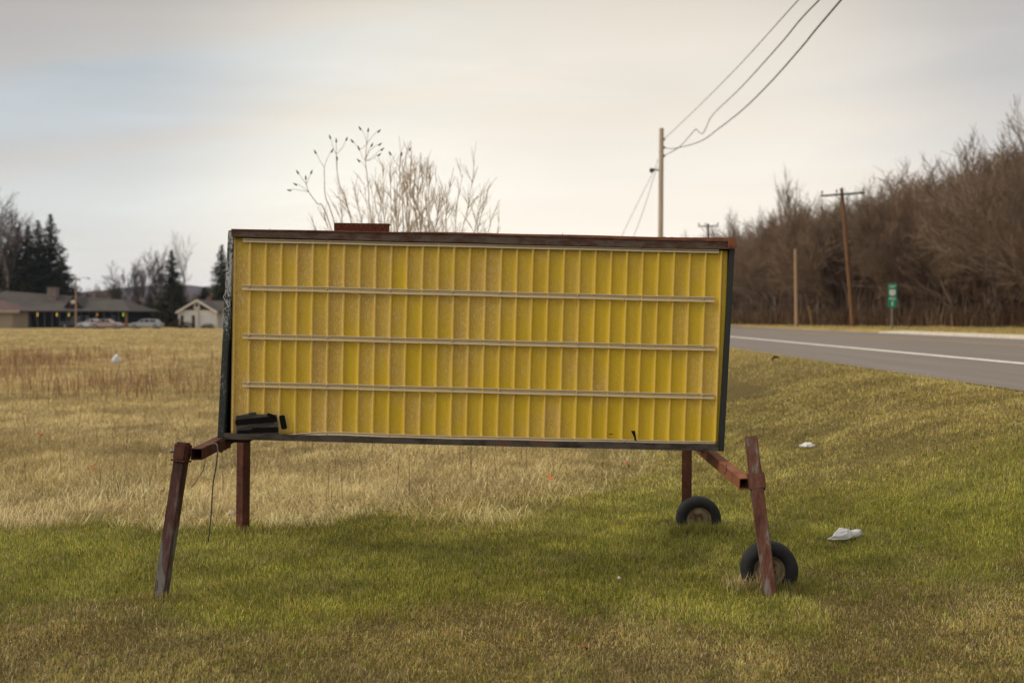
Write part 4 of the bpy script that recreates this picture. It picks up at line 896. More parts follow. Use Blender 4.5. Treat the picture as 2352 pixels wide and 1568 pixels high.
# the wood across the road: a front row of separate trees, the mass behind them one object
protos = []
WL = "bare brown woodland tree in the front row of the wood across the road"; WG = "front row trees of the wood across the road"
for i, (s_, h_, dn, sp) in enumerate(((21, 9.5, 1.15, .55), (22, 10.5, 1.1, .48), (23, 8.8, 1.2, .62), (24, 11.0, 1.05, .45))):
    T, Cn = bare(s_, h_, .13, sp, dn * 1.2, levels=4, low=.12, twig_r=.010, sides=3, upright=(.4, .15)[i % 2], twist=.17)
    protos.append((T, Cn))
front = []
Yc = 47.0; i = 0
while Yc < 150:
    Xc = float(tline(Yc)) + rng.uniform(-.2, 2.2); kind = rng.randrange(4); s_ = rng.uniform(.75, 1.12) * (1.0 if Yc < 68 else .97 if Yc < 100 else .96)
    loc = Vector((Xc, Yc, gz(Xc, Yc))); m_ = twigm if kind % 2 else twigr
    if i < 4: o = tree_thing("woodland_tree", *protos[i], barkm, m_, loc, rng.random() * 6, (s_, s_, s_), WL, group=WG); front.append(o)
    else: copy_thing(front[kind], loc, rng.random() * 6, (s_ * rng.uniform(.9, 1.15), s_, s_), tilt=(rng.gauss(0, .05), rng.gauss(0, .06)))
    Yc += rng.uniform(.9, 1.8) * (Yc / 60) ** .5; i += 1
print("front trees", i)
# wood mass
lowv = []
for s_ in range(6):
    T, Cn = bare(60 + s_, 11.0, .12, (.45, .6, .75)[s_ % 3], 1.2, levels=3, low=.12, sides=3, twig_r=.020, upright=(.4, .2, .05)[s_ % 3], twist=.18)
    v0 = np.array(T.v + Cn.v, np.float32); nT = len(T.v); fs = [f for f in T.f if len(f) == 4] + [tuple(i_ + nT for i_ in f) for f in Cn.f if len(f) == 4]
    lowv.append((v0, np.array(fs, np.int32)))
VV, FF = [], []; off = 0
wr_ = random.Random(5); cnt = 0
while cnt < 620:
    Yc = wr_.uniform(42, 175); dd = wr_.random() ** 1.3 * 62; Xc = float(tline(Yc)) + 1.5 + dd
    if Xc / Yc > .66 or Xc / Yc < .08: continue
    v0, f0 = lowv[wr_.randrange(6)]; s_ = wr_.uniform(.75, 1.12) * float(np.interp(Yc, [65, 80, 100, 130], [1, .95, .97, .95])); a = wr_.random() * 6.28; ca__, sa__ = math.cos(a) * s_, math.sin(a) * s_
    tx_, ty_ = wr_.gauss(0, .07), wr_.gauss(0, .07)
    v1 = np.empty_like(v0); v1[:, 0] = v0[:, 0] * ca__ - v0[:, 1] * sa__ + Xc + v0[:, 2] * tx_; v1[:, 1] = v0[:, 0] * sa__ + v0[:, 1] * ca__ + Yc + v0[:, 2] * ty_; v1[:, 2] = v0[:, 2] * s_ + gz(Xc, Yc)
    VV.append(v1); FF.append(f0 + off); off += len(v1); cnt += 1
def np_mesh(name, V, Fq, m, k=4):
    me = bpy.data.meshes.new(name); me.vertices.add(len(V)); me.vertices.foreach_set('co', V.astype(np.float32).ravel())
    me.loops.add(Fq.size); me.loops.foreach_set('vertex_index', Fq.astype(np.int32).ravel()); me.polygons.add(len(Fq))
    me.polygons.foreach_set('loop_start', (np.arange(len(Fq)) * k).astype(np.int32)); me.update(calc_edges=True); me.materials.append(m)
    o = bpy.data.objects.new(name, me); scene.collection.objects.link(o); return o
o = np_mesh("wood", np.concatenate(VV), np.concatenate(FF), twigr); tag(o, "dense leafless brown wood covering the hillside right of the road", "wood", kind='stuff')
print("wood faces", len(o.data.polygons))
# brush at the foot of the wood
n = 26000; Y = nrng.uniform(44, 150, n); X = tline(Y) - .8 + np.abs(nrng.normal(0, 1.6, n)); 
c = np.where((nrng.random(n) < .5)[:, None], np.array([.16, .085, .045]), np.array([.22, .15, .08])) * (.4 + .8 * nrng.random(n)[:, None])
blades("brush", X, Y, .5 + 1.3 * nrng.random(n), .03 + .03 * nrng.random(n), .1 + .6 * nrng.random(n), c, "tangled red brown brush at the foot of the wood", "brush")
n = 30000; Y = nrng.uniform(44, 170, n); X = tline(Y) + 22 * nrng.random(n) ** 1.5
blades("understorey", X, Y, 1.0 + 3.2 * nrng.random(n) ** 2, .05 + .05 * nrng.random(n), .1 + .7 * nrng.random(n), np.array([.16, .105, .07]) * (.5 + .9 * nrng.random(n)[:, None]), "brown saplings and brambles filling the wood between its trunks", "brush")
# the paler tree that stands out against the sky, and the pale shrub below
T, Cn = bare(91, 12.5, .16, .32, .9, low=.35, levels=4, upright=.5, twig_r=.016); X0 = at(1822, 700, 90)
tree_thing("bare_tree", T, Cn, barkm, twigp, Vector((X0.x, 92, gz(X0.x, 92))), 0, (.9, .9, .98), "slender pale bare tree whose top rises above the wood behind the short pole")

# left side: conifers
needle = mat("dark_needles", rough=.9, spec=.1); noise_col(needle, [(.3, (.018, .020, .010)), (.7, (.050, .046, .020))], scale=1.3, detail=5)
needle2 = mat("olive_needles", rough=.9, spec=.1); noise_col(needle2, [(.3, (.028, .034, .014)), (.7, (.075, .075, .030))], scale=1.3, detail=5)
def conifer(seed, H, R, gap=.35, n_br=150, fill=1.7, start=.12, droop=.25, size=1.0):
    rr = random.Random(seed); n_br = int(n_br * fill); T = MB(); T.tube([(0, 0, -.2), (rr.gauss(0, .1), 0, H * .5), (0, 0, H)], [H * .014, H * .009, .02], 6, cap=False); Cn = MB()
    for i in range(n_br):
        t = start + (1 - start) * (i + rr.random()) / n_br; z = t * H; ln = R * (1 - t) ** .85 * rr.uniform(.5, 1.25) + .15; sz = size * (.40 + .60 * (1 - t) ** .7); a = rr.random() * 6.283
        d = Vector((math.cos(a), math.sin(a), .15 - droop * (1 - t) + rr.gauss(0, .08))); p0 = Vector((0, 0, z)); Cn.tube([p0, p0 + d * ln], [.03, .01], 3, cap=False)
        m = max(2, int(ln / (.24 * size)))
        for k_ in range(m):
            if rr.random() < gap * .5: continue
            q = p0 + d * ln * (k_ + .6 + rr.random() * .5) / (m + .2)
            for w_ in range(4):
                e = Vector((rr.gauss(0, 1), rr.gauss(0, 1), rr.gauss(0, .6) - .15)).normalized() * rr.uniform(.25, .6) * sz; s_ = e.cross(Vector((rr.gauss(0, 1), rr.gauss(0, 1), rr.gauss(0, 1)))).normalized() * .11 * sz
                Cn.add([q - s_, q + s_, q + e + s_ * .4, q + e * 1.25], [(0, 1, 2, 3)])
    return T, Cn
def con(px, topy, R, Y, label, seed, m=needle, start=.1, nb=150, size=1.0, gap=.35, cat="tree", group=None):
    p = plc(px, Y); H = at(px, topy, Y).z - p.z; T, Cn = conifer(seed, H, R, n_br=nb, start=start, size=size, gap=gap)
    return tree_thing("conifer", T, Cn, barkm, m, p, 0, (1, 1, 1), label, cat, group, "crown")
Yt = 185
con(118, 492, 6.23, Yt, "tallest dark evergreen behind the long building, right of the group", 1, nb=260, start=.22, size=1.35, gap=.5)
con(90, 506, 5.51, Yt + 3, "dark pointed evergreen just left of the tallest one behind the building", 2, nb=240, start=.12, size=1.35)
con(66, 517, 5.22, Yt - 3, "dense dark evergreen in the middle of the group behind the building", 3, nb=230, start=.1, size=1.4)
con(42, 521, 4.93, Yt + 2, "pointed evergreen near the left edge behind the building", 4, nb=230, start=.08, size=1.4)
con(18, 556, 5.8, Yt, "broad low dark evergreen at the left edge behind the building", 5, nb=230, start=.05, size=1.4)
con(-12, 540, 5.8, Yt, "dark evergreen cut by the left edge of the picture", 6, nb=210, start=.05, size=1.4)
con(142, 590, 4.93, Yt - 2, "lower dark evergreen at the right side of the group by the chimney", 7, nb=190, start=.18, size=1.2, gap=.7)
con(395, 574, 3.6, 178, "pointed green evergreen standing left of the white house", 8, needle2, nb=260, start=.03, size=1.15)
con(410, 655, 3.3, 170, "low dark evergreen against the left side of the white house", 9, nb=150, start=.02, size=1.1)
con(510, 562, 3.9, 176, "green evergreen half hidden by the left end of the sign", 10, needle2, nb=260, start=.03, size=1.15)
con(470, 660, 3.8, 186, "round low evergreen behind the white house roof", 11, nb=160, start=.02, size=1.2)
for i, (x, y) in enumerate(((200, 671), (223, 674), (243, 680))):
    con(x, y, 1.9, 200, ["small pointed evergreen behind the roof, nearest the lamp pole", "small evergreen behind the roof, middle of three", "small evergreen behind the roof, right of three"][i], 20 + i, nb=80, start=.05, size=.9, group="small evergreens behind the long roof")
for i, (x, y, rr_) in enumerate(((272, 668, 2.2), (300, 700, 2.6), (318, 690, 2.5), (345, 672, 2.3), (365, 690, 2.6))):
    con(x, y, rr_, 188 + i, ["narrow dark evergreen right of the long roof's end", "low dark evergreen right of the long roof's eave", "squat evergreen under the leftmost bare trees", "narrow dark evergreen under the forked bare tree", "squat evergreen left of the pointed green one"][i], 30 + i, nb=110, start=.03, size=1.1, group="evergreens between the two buildings")
# bare trees on the left
twigk = mat("dark_brown_twigs", rough=.95); noise_col(twigk, [(.3, (.060, .045, .034)), (.7, (.115, .09, .070))], scale=.3, detail=4)
def btree(px, topy, Y, label, seed, sp=.5, dn=1.0, low=.3, m=twigk, up=.25, r0=.3, tr=.03, wd=1.0, group=None):
    p = plc(px, Y); H = at(px, topy, Y).z - p.z; T, Cn = bare(seed, 10, r0 * 10 / max(H, 1), sp, dn, low=low, upright=up, levels=4, twig_r=tr * 10 / H)
    zt = max(v[2] for v in Cn.v + T.v); s_ = H / zt
    return tree_thing("bare_tree", T, Cn, barkm, m, p, rng.random() * 6, (s_ * wd, s_ * wd, s_), label, group=group)
btree(30, 405, 180, "very tall bare tree rising at the left edge above the evergreens", 41, sp=.46, low=.25, up=.30, r0=.40, tr=.036, wd=1.15, dn=1.1)
btree(-4, 455, 183, "tall bare tree half out of the picture at the left edge", 42, sp=.48, up=.3, r0=.4, wd=.9)
btree(284, 583, 180, "bare tree with a crooked top left of the forked bare tree", 43, sp=.55, r0=.26, wd=.75)
btree(262, 640, 184, "small bare tree beyond the right end of the long roof", 44, sp=.5, r0=.18, wd=.8)
btree(306, 622, 182, "thin bare tree between the crooked and the forked bare trees", 45, sp=.4, r0=.18, wd=.7)
btree(330, 557, 178, "forked tall bare tree in the middle of the gap between the buildings", 46, sp=.45, r0=.34, up=.3, wd=.85)
btree(350, 600, 182, "bare tree just right of the forked tall one", 47, sp=.45, r0=.2, wd=.75)
btree(424, 521, 182, "slender very tall bare tree behind the pointed green evergreen", 48, sp=.38, r0=.28, up=.38, wd=.75, dn=.75)
btree(158, 655, 188, "low bare tree between the dark evergreens and the lamp pole", 49, sp=.6, r0=.18, wd=1.0)
# undergrowth behind the buildings
VV, FF = [], []; off = 0
for _ in range(60):
    Yc = wr_.uniform(192, 204); px = wr_.uniform(-60, 560); Xc = at(px, 700, Yc).x; v0, f0 = lowv[wr_.randrange(6)]; s_ = wr_.uniform(.45, .8)
    a = wr_.random() * 6.28; ca__, sa__ = math.cos(a) * s_, math.sin(a) * s_; v1 = np.empty_like(v0); v1[:, 0] = v0[:, 0] * ca__ - v0[:, 1] * sa__ + Xc; v1[:, 1] = v0[:, 0] * sa__ + v0[:, 1] * ca__ + Yc; v1[:, 2] = v0[:, 2] * s_
    VV.append(v1); FF.append(f0 + off); off += len(v1)
o = np_mesh("thicket", np.concatenate(VV), np.concatenate(FF), twigm); tag(o, "low brown thicket behind the two buildings", "thicket", kind='stuff')

# far ridge
xs_ = np.linspace(-2300, 700, 90); ys_ = np.linspace(1850, 2700, 16); v = []; f = []
for j, yy in enumerate(ys_):
    for xx in xs_:
        prf = math.sin(math.pi * min(1, (yy - 1850) / 500 * .5) ) if yy < 2350 else 1 - .5 * (yy - 2350) / 350
        hh = 66 * (1 - .85 * smooth(300, 700, np.array(xx))) * (.80 + .20 * smooth(-1100, -500, np.array(xx))) + 6 * math.sin(xx * .006) + 3 * math.sin(xx * .021) + 1.2 * math.sin(xx * .09)
        v.append((xx, yy, float(hh) * prf * 1.12 - .5))
for j in range(15):
    for i in range(89): f.append((j * 90 + i, j * 90 + i + 1, (j + 1) * 90 + i + 1, (j + 1) * 90 + i))
rg_ = mat("forested_ridge", rough=1, spec=0); noise_col(rg_, [(.35, (.035, .028, .022)), (.65, (.07, .055, .042))], scale=.02, detail=6)
b = MB(); b.v = v; b.f = f; o = b.build("ridge", rg_, smooth=True); tag(o, kind='structure')
print("trees done")

# ------------------------------------------------------------------ shrub behind the sign
YB = 17.0
bx = at(940, 900, YB).x
SH = empty("seedhead_shrub", (bx, YB, 0), "tall leafless shrub with dark pods on its left stems, behind the sign's top", "shrub")
zp = lambda x, y: (639.7 + x * .24, 263.4 + y * .24)
stem = MB(); pods = MB()
def pth(pxs, Y, r0, r1, jit=.0):
    pts = [at(*p, Y + jit * i) for i, p in enumerate(pxs)]; n = len(pts)
    out = []
    for i in range(n - 1):
        p0, p1, p2, p3 = pts[max(i - 1, 0)], pts[i], pts[i + 1], pts[min(i + 2, n - 1)]
        for k in range(4):
            t = k / 4; out.append(.5 * ((2 * p1) + (p2 - p0) * t + (2 * p0 - 5 * p1 + 4 * p2 - p3) * t * t + (3 * p1 - p0 - 3 * p2 + p3) * t ** 3))
    out.append(pts[-1]); m = len(out); stem.tube(out, [r0 + (r1 - r0) * i / (m - 1) for i in range(m)], 5, cap=False); return pts
def pod(p, d, s=1.0):
    d = d.normalized(); L_ = .075 * s; pods.tube([p - d * .01, p + d * L_ * .25, p + d * L_ * .6, p + d * L_], [.004, .016 * s, .012 * s, .003], 7)
foot = [(rng.uniform(-.25, .25)) for _ in range(40)]
def podstem(path, tips, Y):
    P = [zp(*q) for q in path]; b0 = (945 + rng.uniform(-22, 22), 965); P = [b0, ((P[0][0] + b0[0]) / 2 + (P[0][0] - b0[0]) * .12, (P[0][1] + b0[1]) / 2)] + P
    pth(P, Y, .012, .0055)
    for (j, tip, ctrl) in tips:
        a = zp(*path[j]); c = zp(*tip); mid = zp(*ctrl) if ctrl else ((a[0] + c[0]) / 2 + (c[0] - a[0]) * .12, (a[1] + c[1]) / 2 + (a[1] - c[1]) * -.05)
        q = pth([a, mid, c], Y, .0048, .003); pod(at(c[0], c[1] + 4, Y), q[-1] - q[-2], 1.0)
podstem([(460, 960), (370, 850), (290, 740), (265, 665)], [(3, (190, 550), None), (3, (310, 550), None), (3, (262, 605), None), (2, (177, 660), (225, 690)), (2, (122, 710), (200, 722))], 16.6)
podstem([(520, 980), (450, 790), (440, 650), (437, 500)], [(3, (358, 357), (395, 440)), (3, (505, 345), (462, 430))], 16.8)
podstem([(680, 960), (640, 800), (590, 690), (560, 540), (552, 380)], [(4, (497, 215), (525, 320)), (4, (552, 250), None), (4, (645, 235), (615, 310)), (3, (560, 420), None)], 17.1)
podstem([(880, 960), (865, 760), (850, 600), (832, 440), (845, 280)], [(4, (787, 130), (825, 200)), (4, (857, 150), None), (4, (950, 155), (885, 225)), (3, (773, 320), (800, 400)), (3, (887, 290), (850, 370)), (3, (957, 280), (870, 350)), (3, (980, 328), (880, 420)), (3, (950, 380), (890, 430)), (2, (778, 437), (830, 500)), (4, (715, 250), (780, 330))], 17.0)
podstem([(1190, 960), (1185, 760), (1170, 640), (1155, 500)], [(3, (1075, 370), (1110, 440)), (3, (1175, 380), (1165, 440)), (3, (1250, 330), (1200, 430))], 17.2)
# ordinary bare stems fanning out of the same root
def fan(px, topy, wob, Y, lv, r0):
    b0 = Vector((bx + rng.uniform(-.3, .3), Y, -.05)); T_ = at(px, topy, Y + rng.uniform(-.7, .7)); pts = []
    n = 7; dv = T_ - b0
    for i in range(n + 1):
        t = i / n; q = b0.lerp(T_, t); q.x = b0.x + dv.x * t ** .8; q += Vector((rng.gauss(0, wob), rng.gauss(0, wob), 0)) * (t * (1 - t) * 3); pts.append(q)
    stem.tube(pts, [r0 * (1 - .72 * i / n) for i in range(n + 1)], 5, cap=False)
    for i in range(2, n):
        for _ in range(rng.choice((3, 4, 4, 5))):
            d = (pts[i + 1] - pts[i]).normalized(); t = rng.random(); q = pts[i].lerp(pts[i + 1], t)
            nd_ = (d + Vector((rng.gauss(0, .45), rng.gauss(0, .4), rng.uniform(-.05, .3)))).normalized(); ln = rng.uniform(.25, .75) * (1 - .35 * i / n)
            e = q + nd_ * ln * .5 + Vector((0, 0, .02)); e2 = e + (nd_ + Vector((rng.gauss(0, .2), rng.gauss(0, .2), .25))).normalized() * ln * .5
            stem.tube([q, e, e2], [.0048, .0038, .0025], 4, cap=False)
            for _k in range(3):
                f_ = q.lerp(e, rng.uniform(.3, 1)); g_ = (nd_ + Vector((rng.gauss(0, .5), rng.gauss(0, .5), rng.uniform(0, .3)))).normalized() * rng.uniform(.1, .28); stem.tube([f_, f_ + g_], [.0034, .0022], 3, cap=False)
for px, ty in ((770, 470), (790, 455), (812, 430), (835, 420), (855, 440), (880, 385), (895, 372), (905, 400), (918, 365), (932, 352), (945, 348), (955, 372), (968, 350), (982, 392), (990, 380), (1003, 410), (1015, 430), (935, 400), (960, 420), (905, 440), (1042, 385), (1063, 400), (1088, 395), (1120, 435), (1100, 470), (1150, 520), (1130, 500), (745, 500), (720, 520), (1030, 470), (870, 430), (925, 385), (972, 400), (948, 430), (850, 470), (1010, 455)):
    fan(px, ty, .10, YB, 0, .014)
stem.build("stems", mat("shrub_bark", (.42, .32, .21), rough=.9), SH); pods.build("seed_pods", mat("dark_seed_pod", (.035, .035, .042), rough=.8), SH)

# ------------------------------------------------------------------ buildings and cars on the left
YR = 160.0; K = YR / F
def bp_(px, py, Y=YR): return at(px, py, Y)
roofm = mat("grey_brown_shingles", rough=.9); noise_col(roofm, [(.3, (.036, .031, .028)), (.7, (.058, .050, .044))], scale=.6, detail=8)
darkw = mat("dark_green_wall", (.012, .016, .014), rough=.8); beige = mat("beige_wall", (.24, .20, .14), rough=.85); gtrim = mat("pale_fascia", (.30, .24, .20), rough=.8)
redroof = mat("reddish_roof", (.085, .05, .048), rough=.9); brick = mat("chimney_stone", rough=.9); noise_col(brick, [(.3, (.12, .085, .065)), (.7, (.24, .19, .16))], scale=1.5, detail=5)
winm = mat("dark_window", (.02, .022, .025), rough=.15, spec=.6); whitep = mat("white_painted_wood", (.58, .53, .46), rough=.7); wallw = mat("white_siding", (.64, .62, .58), rough=.7); brownp = mat("brown_gable_boards", (.065, .040, .036), rough=.8)
def lit(name, col, s):
    m = bpy.data.materials.new(name); m.use_nodes = True; m.node_tree.nodes.clear(); e = nd(m, 'ShaderNodeEmission'); e.inputs[0].default_value = (*col, 1); e.inputs[1].default_value = s
    o = nd(m, 'ShaderNodeOutputMaterial'); m.node_tree.links.new(e.outputs[0], o.inputs[0]); return m
RB = empty("long_building", (bp_(150, 748).x, YR + 4, 0), "long low dark building with a grey hip roof and small yellow lights", "building")
xl, xr = bp_(-110, 700).x, bp_(297, 700).x; ze = bp_(100, 716).z; zr = bp_(100, 676).z; dp = 14.0
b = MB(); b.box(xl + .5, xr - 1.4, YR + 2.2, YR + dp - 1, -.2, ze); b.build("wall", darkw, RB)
b = MB(); r0, r1 = xl + 5, bp_(243, 700).x; ym = YR + dp / 2
zr1 = at(200, 688, YR + 7).z
v = [(xl, YR, ze), (xr, YR, ze), (xr, YR + dp, ze), (xl, YR + dp, ze), (r0, ym, at(0, 668, YR + 7).z), (r1, ym, zr1), (xl, YR, ze + .18), (xr, YR, ze + .18), (xr, YR + dp, ze + .18), (xl, YR + dp, ze + .18)]
b.add(v, [(0, 1, 2, 3), (0, 6, 7, 1), (1, 7, 8, 2), (2, 8, 9, 3), (3, 9, 6, 0), (6, 4, 5, 7), (7, 5, 8), (8, 5, 4, 9), (9, 4, 6)]); b.build("roof", roofm, RB)
b = MB(); c0_, c1_ = bp_(108, 661, YR + 5.2), bp_(127, 690, YR + 5.2); b.box(c0_.x, c1_.x, YR + 5.2, YR + 6.6, c1_.z - 1.0, c0_.z); b.box(c0_.x - .08, c1_.x + .08, YR + 5.1, YR + 6.7, c0_.z, c0_.z + .12); b.build("chimney", brick, RB)
# gable dormer
b = MB(); g0, g1, ga = bp_(146, 706, YR + 1.2), bp_(189, 706, YR + 1.2), bp_(167, 681, YR + 1.2)
b.add([g0, g1, ga, g0 + Vector((0, 5, .6)), g1 + Vector((0, 5, .6)), ga + Vector((0, 6.2, 0))], [(0, 3, 5, 2), (1, 2, 5, 4), (0, 1, 4, 3)]); b.build("dormer_roof", roofm, RB)
b = MB(); i0, i1, ia = g0 + Vector((.35, .3, .1)), g1 + Vector((-.35, .3, .1)), ga + Vector((0, .3, -.25)); b.hexa([i0, i1, ia], [i0 + Vector((0, .2, 0)), i1 + Vector((0, .2, 0)), ia + Vector((0, .2, 0))]); b.build("dormer_gable", brownp, RB)
b = MB(); c = bp_(167, 693, YR + 1.3); b.hexa([c + Vector((.42 * math.cos(a * .449), 0, .30 * math.sin(a * .449))) for a in range(14)], [c + Vector((.42 * math.cos(a * .449), .15, .30 * math.sin(a * .449))) for a in range(14)]); b.build("gable_plaque", whitep, RB)
for px in list(range(52, 290, 17)):
    b = MB(); p = bp_(px, 730, YR + .5); b.box(p.x - .07, p.x + .07, YR + .4, YR + .54, -.1, ze); b.build("porch_post", mat("porch_post_grey", (.06, .065, .06)) if px == 52 else bpy.data.materials["porch_post_grey"], RB)
for i in range(11):
    p = bp_(60 + i * 20, 730, YR + 2.1); b = MB(); b.box(p.x - .35, p.x + .35, YR + 2.12, YR + 2.19, .7, 2.0); b.build("window", winm, RB)
yl = lit("yellow_lamp_glow", (1, .66, .12), 1.1); gl_ = lit("green_lamp_glow", (.55, .9, .03), 1.0); ol = lit("orange_lamp_glow", (.8, .33, .05), .8)
for px, m in ((55.5, yl), (86, yl), (130.5, yl), (158, yl), (223, ol), (283, gl_)):
    p = bp_(px, 722.5, YR + .3); b = MB(); b.tube([p + Vector((0, 0, -.26)), p + Vector((0, 0, -.18)), p + Vector((0, 0, .18)), p + Vector((0, 0, .26))], [.04, .065, .065, .03], 8); b.tube([p + Vector((0, 0, .26)), Vector((p.x, p.y, ze + .05))], .012, 4); b.build("porch_light", m, RB)
b = MB(); p = bp_(285, 730, YR + .6); b.box(bp_(284, 700).x, bp_(288, 700).x, YR + .5, YR + .9, -.1, ze); b.build("end_pier", mat("brown_pier", (.22, .11, .06)), RB)
# annex at the left
AX = empty("annex", (bp_(-10, 748, 152).x, 154, 0), "beige annex with a pale fascia and reddish roof at the left edge", "building")
x0_, x1_ = bp_(-90, 700, 152).x, bp_(28, 700, 152).x; za = bp_(0, 717, 152).z
b = MB(); b.box(x0_, x1_, 152, 157, -.2, za); b.build("wall", beige, AX)
b = MB(); b.box(x0_ - .6, bp_(43, 700, 151.6).x, 151.6, 151.8, bp_(0, 718, 151.6).z, bp_(0, 712.3, 151.6).z); b.build("fascia", gtrim, AX)
b = MB(); zf = bp_(0, 713, 151.8).z; q0 = Vector((x0_, 151.81, zf)); q1 = Vector((bp_(42, 700, 151.8).x, 151.81, zf)); apx = bp_(3, 689, 154); b.add([q0, q1, q1 + Vector((0, 5.4, 0)), q0 + Vector((0, 5.4, 0)), Vector((apx.x, 154.5, apx.z)), Vector((x0_ + 1, 154.5, apx.z))], [(0, 1, 4, 5), (1, 2, 4), (2, 3, 5, 4), (3, 0, 5), (0, 3, 2, 1)]); b.build("roof", redroof, AX)
# white house
YH = 155.0
HS = empty("white_house", (bp_(451, 748, YH).x, YH + 3, 0), "small white house with a brown gable and cream bargeboards left of the sign", "house")
h0, h1 = bp_(413, 700, YH).x, bp_(491, 700, YH).x; zg = bp_(0, 712, YH).z; za_ = bp_(0, 690, YH).z; xm = bp_(451.5, 700, YH).x
b = MB(); b.box(h0, h1, YH, YH + 8, -.2, zg); b.build("wall", wallw, HS)
b = MB(); b.hexa([Vector((h0 - .2, YH - .03, zg)), Vector((h1 + .2, YH - .03, zg)), Vector((xm, YH - .03, za_ - .15))], [Vector((h0 - .2, YH + .1, zg)), Vector((h1 + .2, YH + .1, zg)), Vector((xm, YH + .1, za_ - .15))]); b.build("gable", brownp, HS)
e0, e1, ea = bp_(403, 716, YH - .5), bp_(499, 716, YH - .5), bp_(451.5, 687.5, YH - .5)
def rslab(b, p, q, th, y0, y1): b.hexa([Vector((p.x, y0, p.z)), Vector((q.x, y0, q.z)), Vector((q.x, y0, q.z - th)), Vector((p.x, y0, p.z - th))], [Vector((p.x, y1, p.z)), Vector((q.x, y1, q.z)), Vector((q.x, y1, q.z - th)), Vector((p.x, y1, p.z - th))])
b = MB(); rslab(b, e0, ea, .16, YH - .44, YH + 8.5); rslab(b, ea, e1, .16, YH - .44, YH + 8.5); b.build("roof", roofm, HS)
for p, q in ((e0, ea), (ea, e1)): b = MB(); rslab(b, p + Vector((0, 0, .02)), q + Vector((0, 0, .02)), .34, YH - .52, YH - .445); b.build("bargeboard", whitep, HS)
b = MB(); c = bp_(452, 702, YH - .1); b.box(c.x - .45, c.x + .45, YH - .12, YH - .035, c.z - .62, c.z + .5); wf = b.build("gable_window", whitep, HS); b = MB(); b.box(c.x - .2, c.x + .2, YH - .135, YH - .122, c.z - .15, c.z + .3); pn = b.build("pane", mat("green_glass", (.03, .07, .05)), wf); pn.matrix_parent_inverse = Matrix.Identity(4)
for px in (418, 444): b = MB(); p = bp_(px, 730, YH); b.box(p.x - .25, p.x + .25, YH - .03, YH - .003, .6 if px == 418 else .1, 2.0); b.build("window" if px == 418 else "door", winm if px == 418 else brownp, HS)
for px in (411.5, 452, 494): b = MB(); p = bp_(px, 730, YH - .3); b.box(p.x - .14, p.x + .14, YH - .33, YH - .05, -.1, zg - .02); b.build("porch_post", whitep, HS)
b = MB(); b.box(bp_(457, 700, YH).x, bp_(487, 700, YH).x, YH - .035, YH - .004, .05, 2.0)
gd = b.build("garage_door", mat("garage_door_white", (.58, .57, .56)), HS)
b = MB(); s0_, s1_ = bp_(480, 690, YH + 5), bp_(545, 690, YH + 5); zz_ = bp_(0, 712, YH + 5).z; b.box(h1 + .02, s1_.x, YH + 3, YH + 9, -.2, zz_); b.build("side_wing", wallw, HS)
b = MB(); zt_ = bp_(0, 690.5, YH + 6).z; b.hexa([Vector((xm + 1.2, YH + 2.4, zz_)), Vector((xm + 1.2, YH + 9.4, zz_)), Vector((xm + 1.2, YH + 6, zt_))], [Vector((s1_.x, YH + 2.4, zz_)), Vector((s1_.x, YH + 9.4, zz_)), Vector((s1_.x, YH + 6, zt_))]); b.build("wing_roof", roofm, HS)
b = MB(); c = bp_(480, 690, YH + 6); b.box(c.x - .3, c.x + .3, YH + 5.7, YH + 6.3, zt_ - .3, bp_(0, 682, YH + 6).z); b.build("chimney", mat("red_brick", (.2, .08, .05)), HS)
# foundation shrubs
for i, (px, w_, h_) in enumerate(((430, 1.3, 1.1), (412, .9, 1.6), (478, 1.2, .8))):
    p = bp_(px, 740, YH - 1.6); b = MB(); rr = random.Random(i + 70)
    for _ in range(420):
        d = Vector((rr.gauss(0, 1), rr.gauss(0, 1), abs(rr.gauss(0, 1)))).normalized() * rr.random() ** .4; q = Vector((p.x + d.x * w_, p.y + d.y * w_ * .7, d.z * h_)); e = Vector((rr.gauss(0, 1), rr.gauss(0, 1), rr.gauss(0, 1))).normalized() * .12; s_ = e.cross(Vector((rr.gauss(0, 1), rr.gauss(0, 1), 1))).normalized() * .09
        b.add([q - s_, q + s_, q + e], [(0, 1, 2)])
    tag(b.build("garden_shrub", needle), ["round dark shrub under the white house's front window", "upright dark shrub at the left corner of the white house", "low shrub before the white house's garage door"][i], "shrub", "shrubs in front of the white house")
# lamp pole in the field edge
lp = bp_(174, 750, 150); LP = empty("lamp_pole", (lp.x, 150, 0), "thin brown lamp pole standing before the long building", "lamp pole")
tp = bp_(174, 633, 150); b = MB(); b.tube([(lp.x, 150, -.2), tp], [.13, .10], 8); b.build("pole_shaft", woodt, LP)
b = MB(); a1 = bp_(176, 642, 150); b.tube([Vector((tp.x, 150, a1.z - .2)), bp_(190, 637, 150), bp_(202, 638, 150)], .03, 5); b.build("arm", woodd, LP)
b = MB(); q = bp_(203, 639.5, 150); b.tube([q + Vector((-.25, 0, .08)), q + Vector((0, 0, .02)), q + Vector((.25, 0, 0))], [.05, .13, .06], 8); b.build("lamp_head", ins, LP)

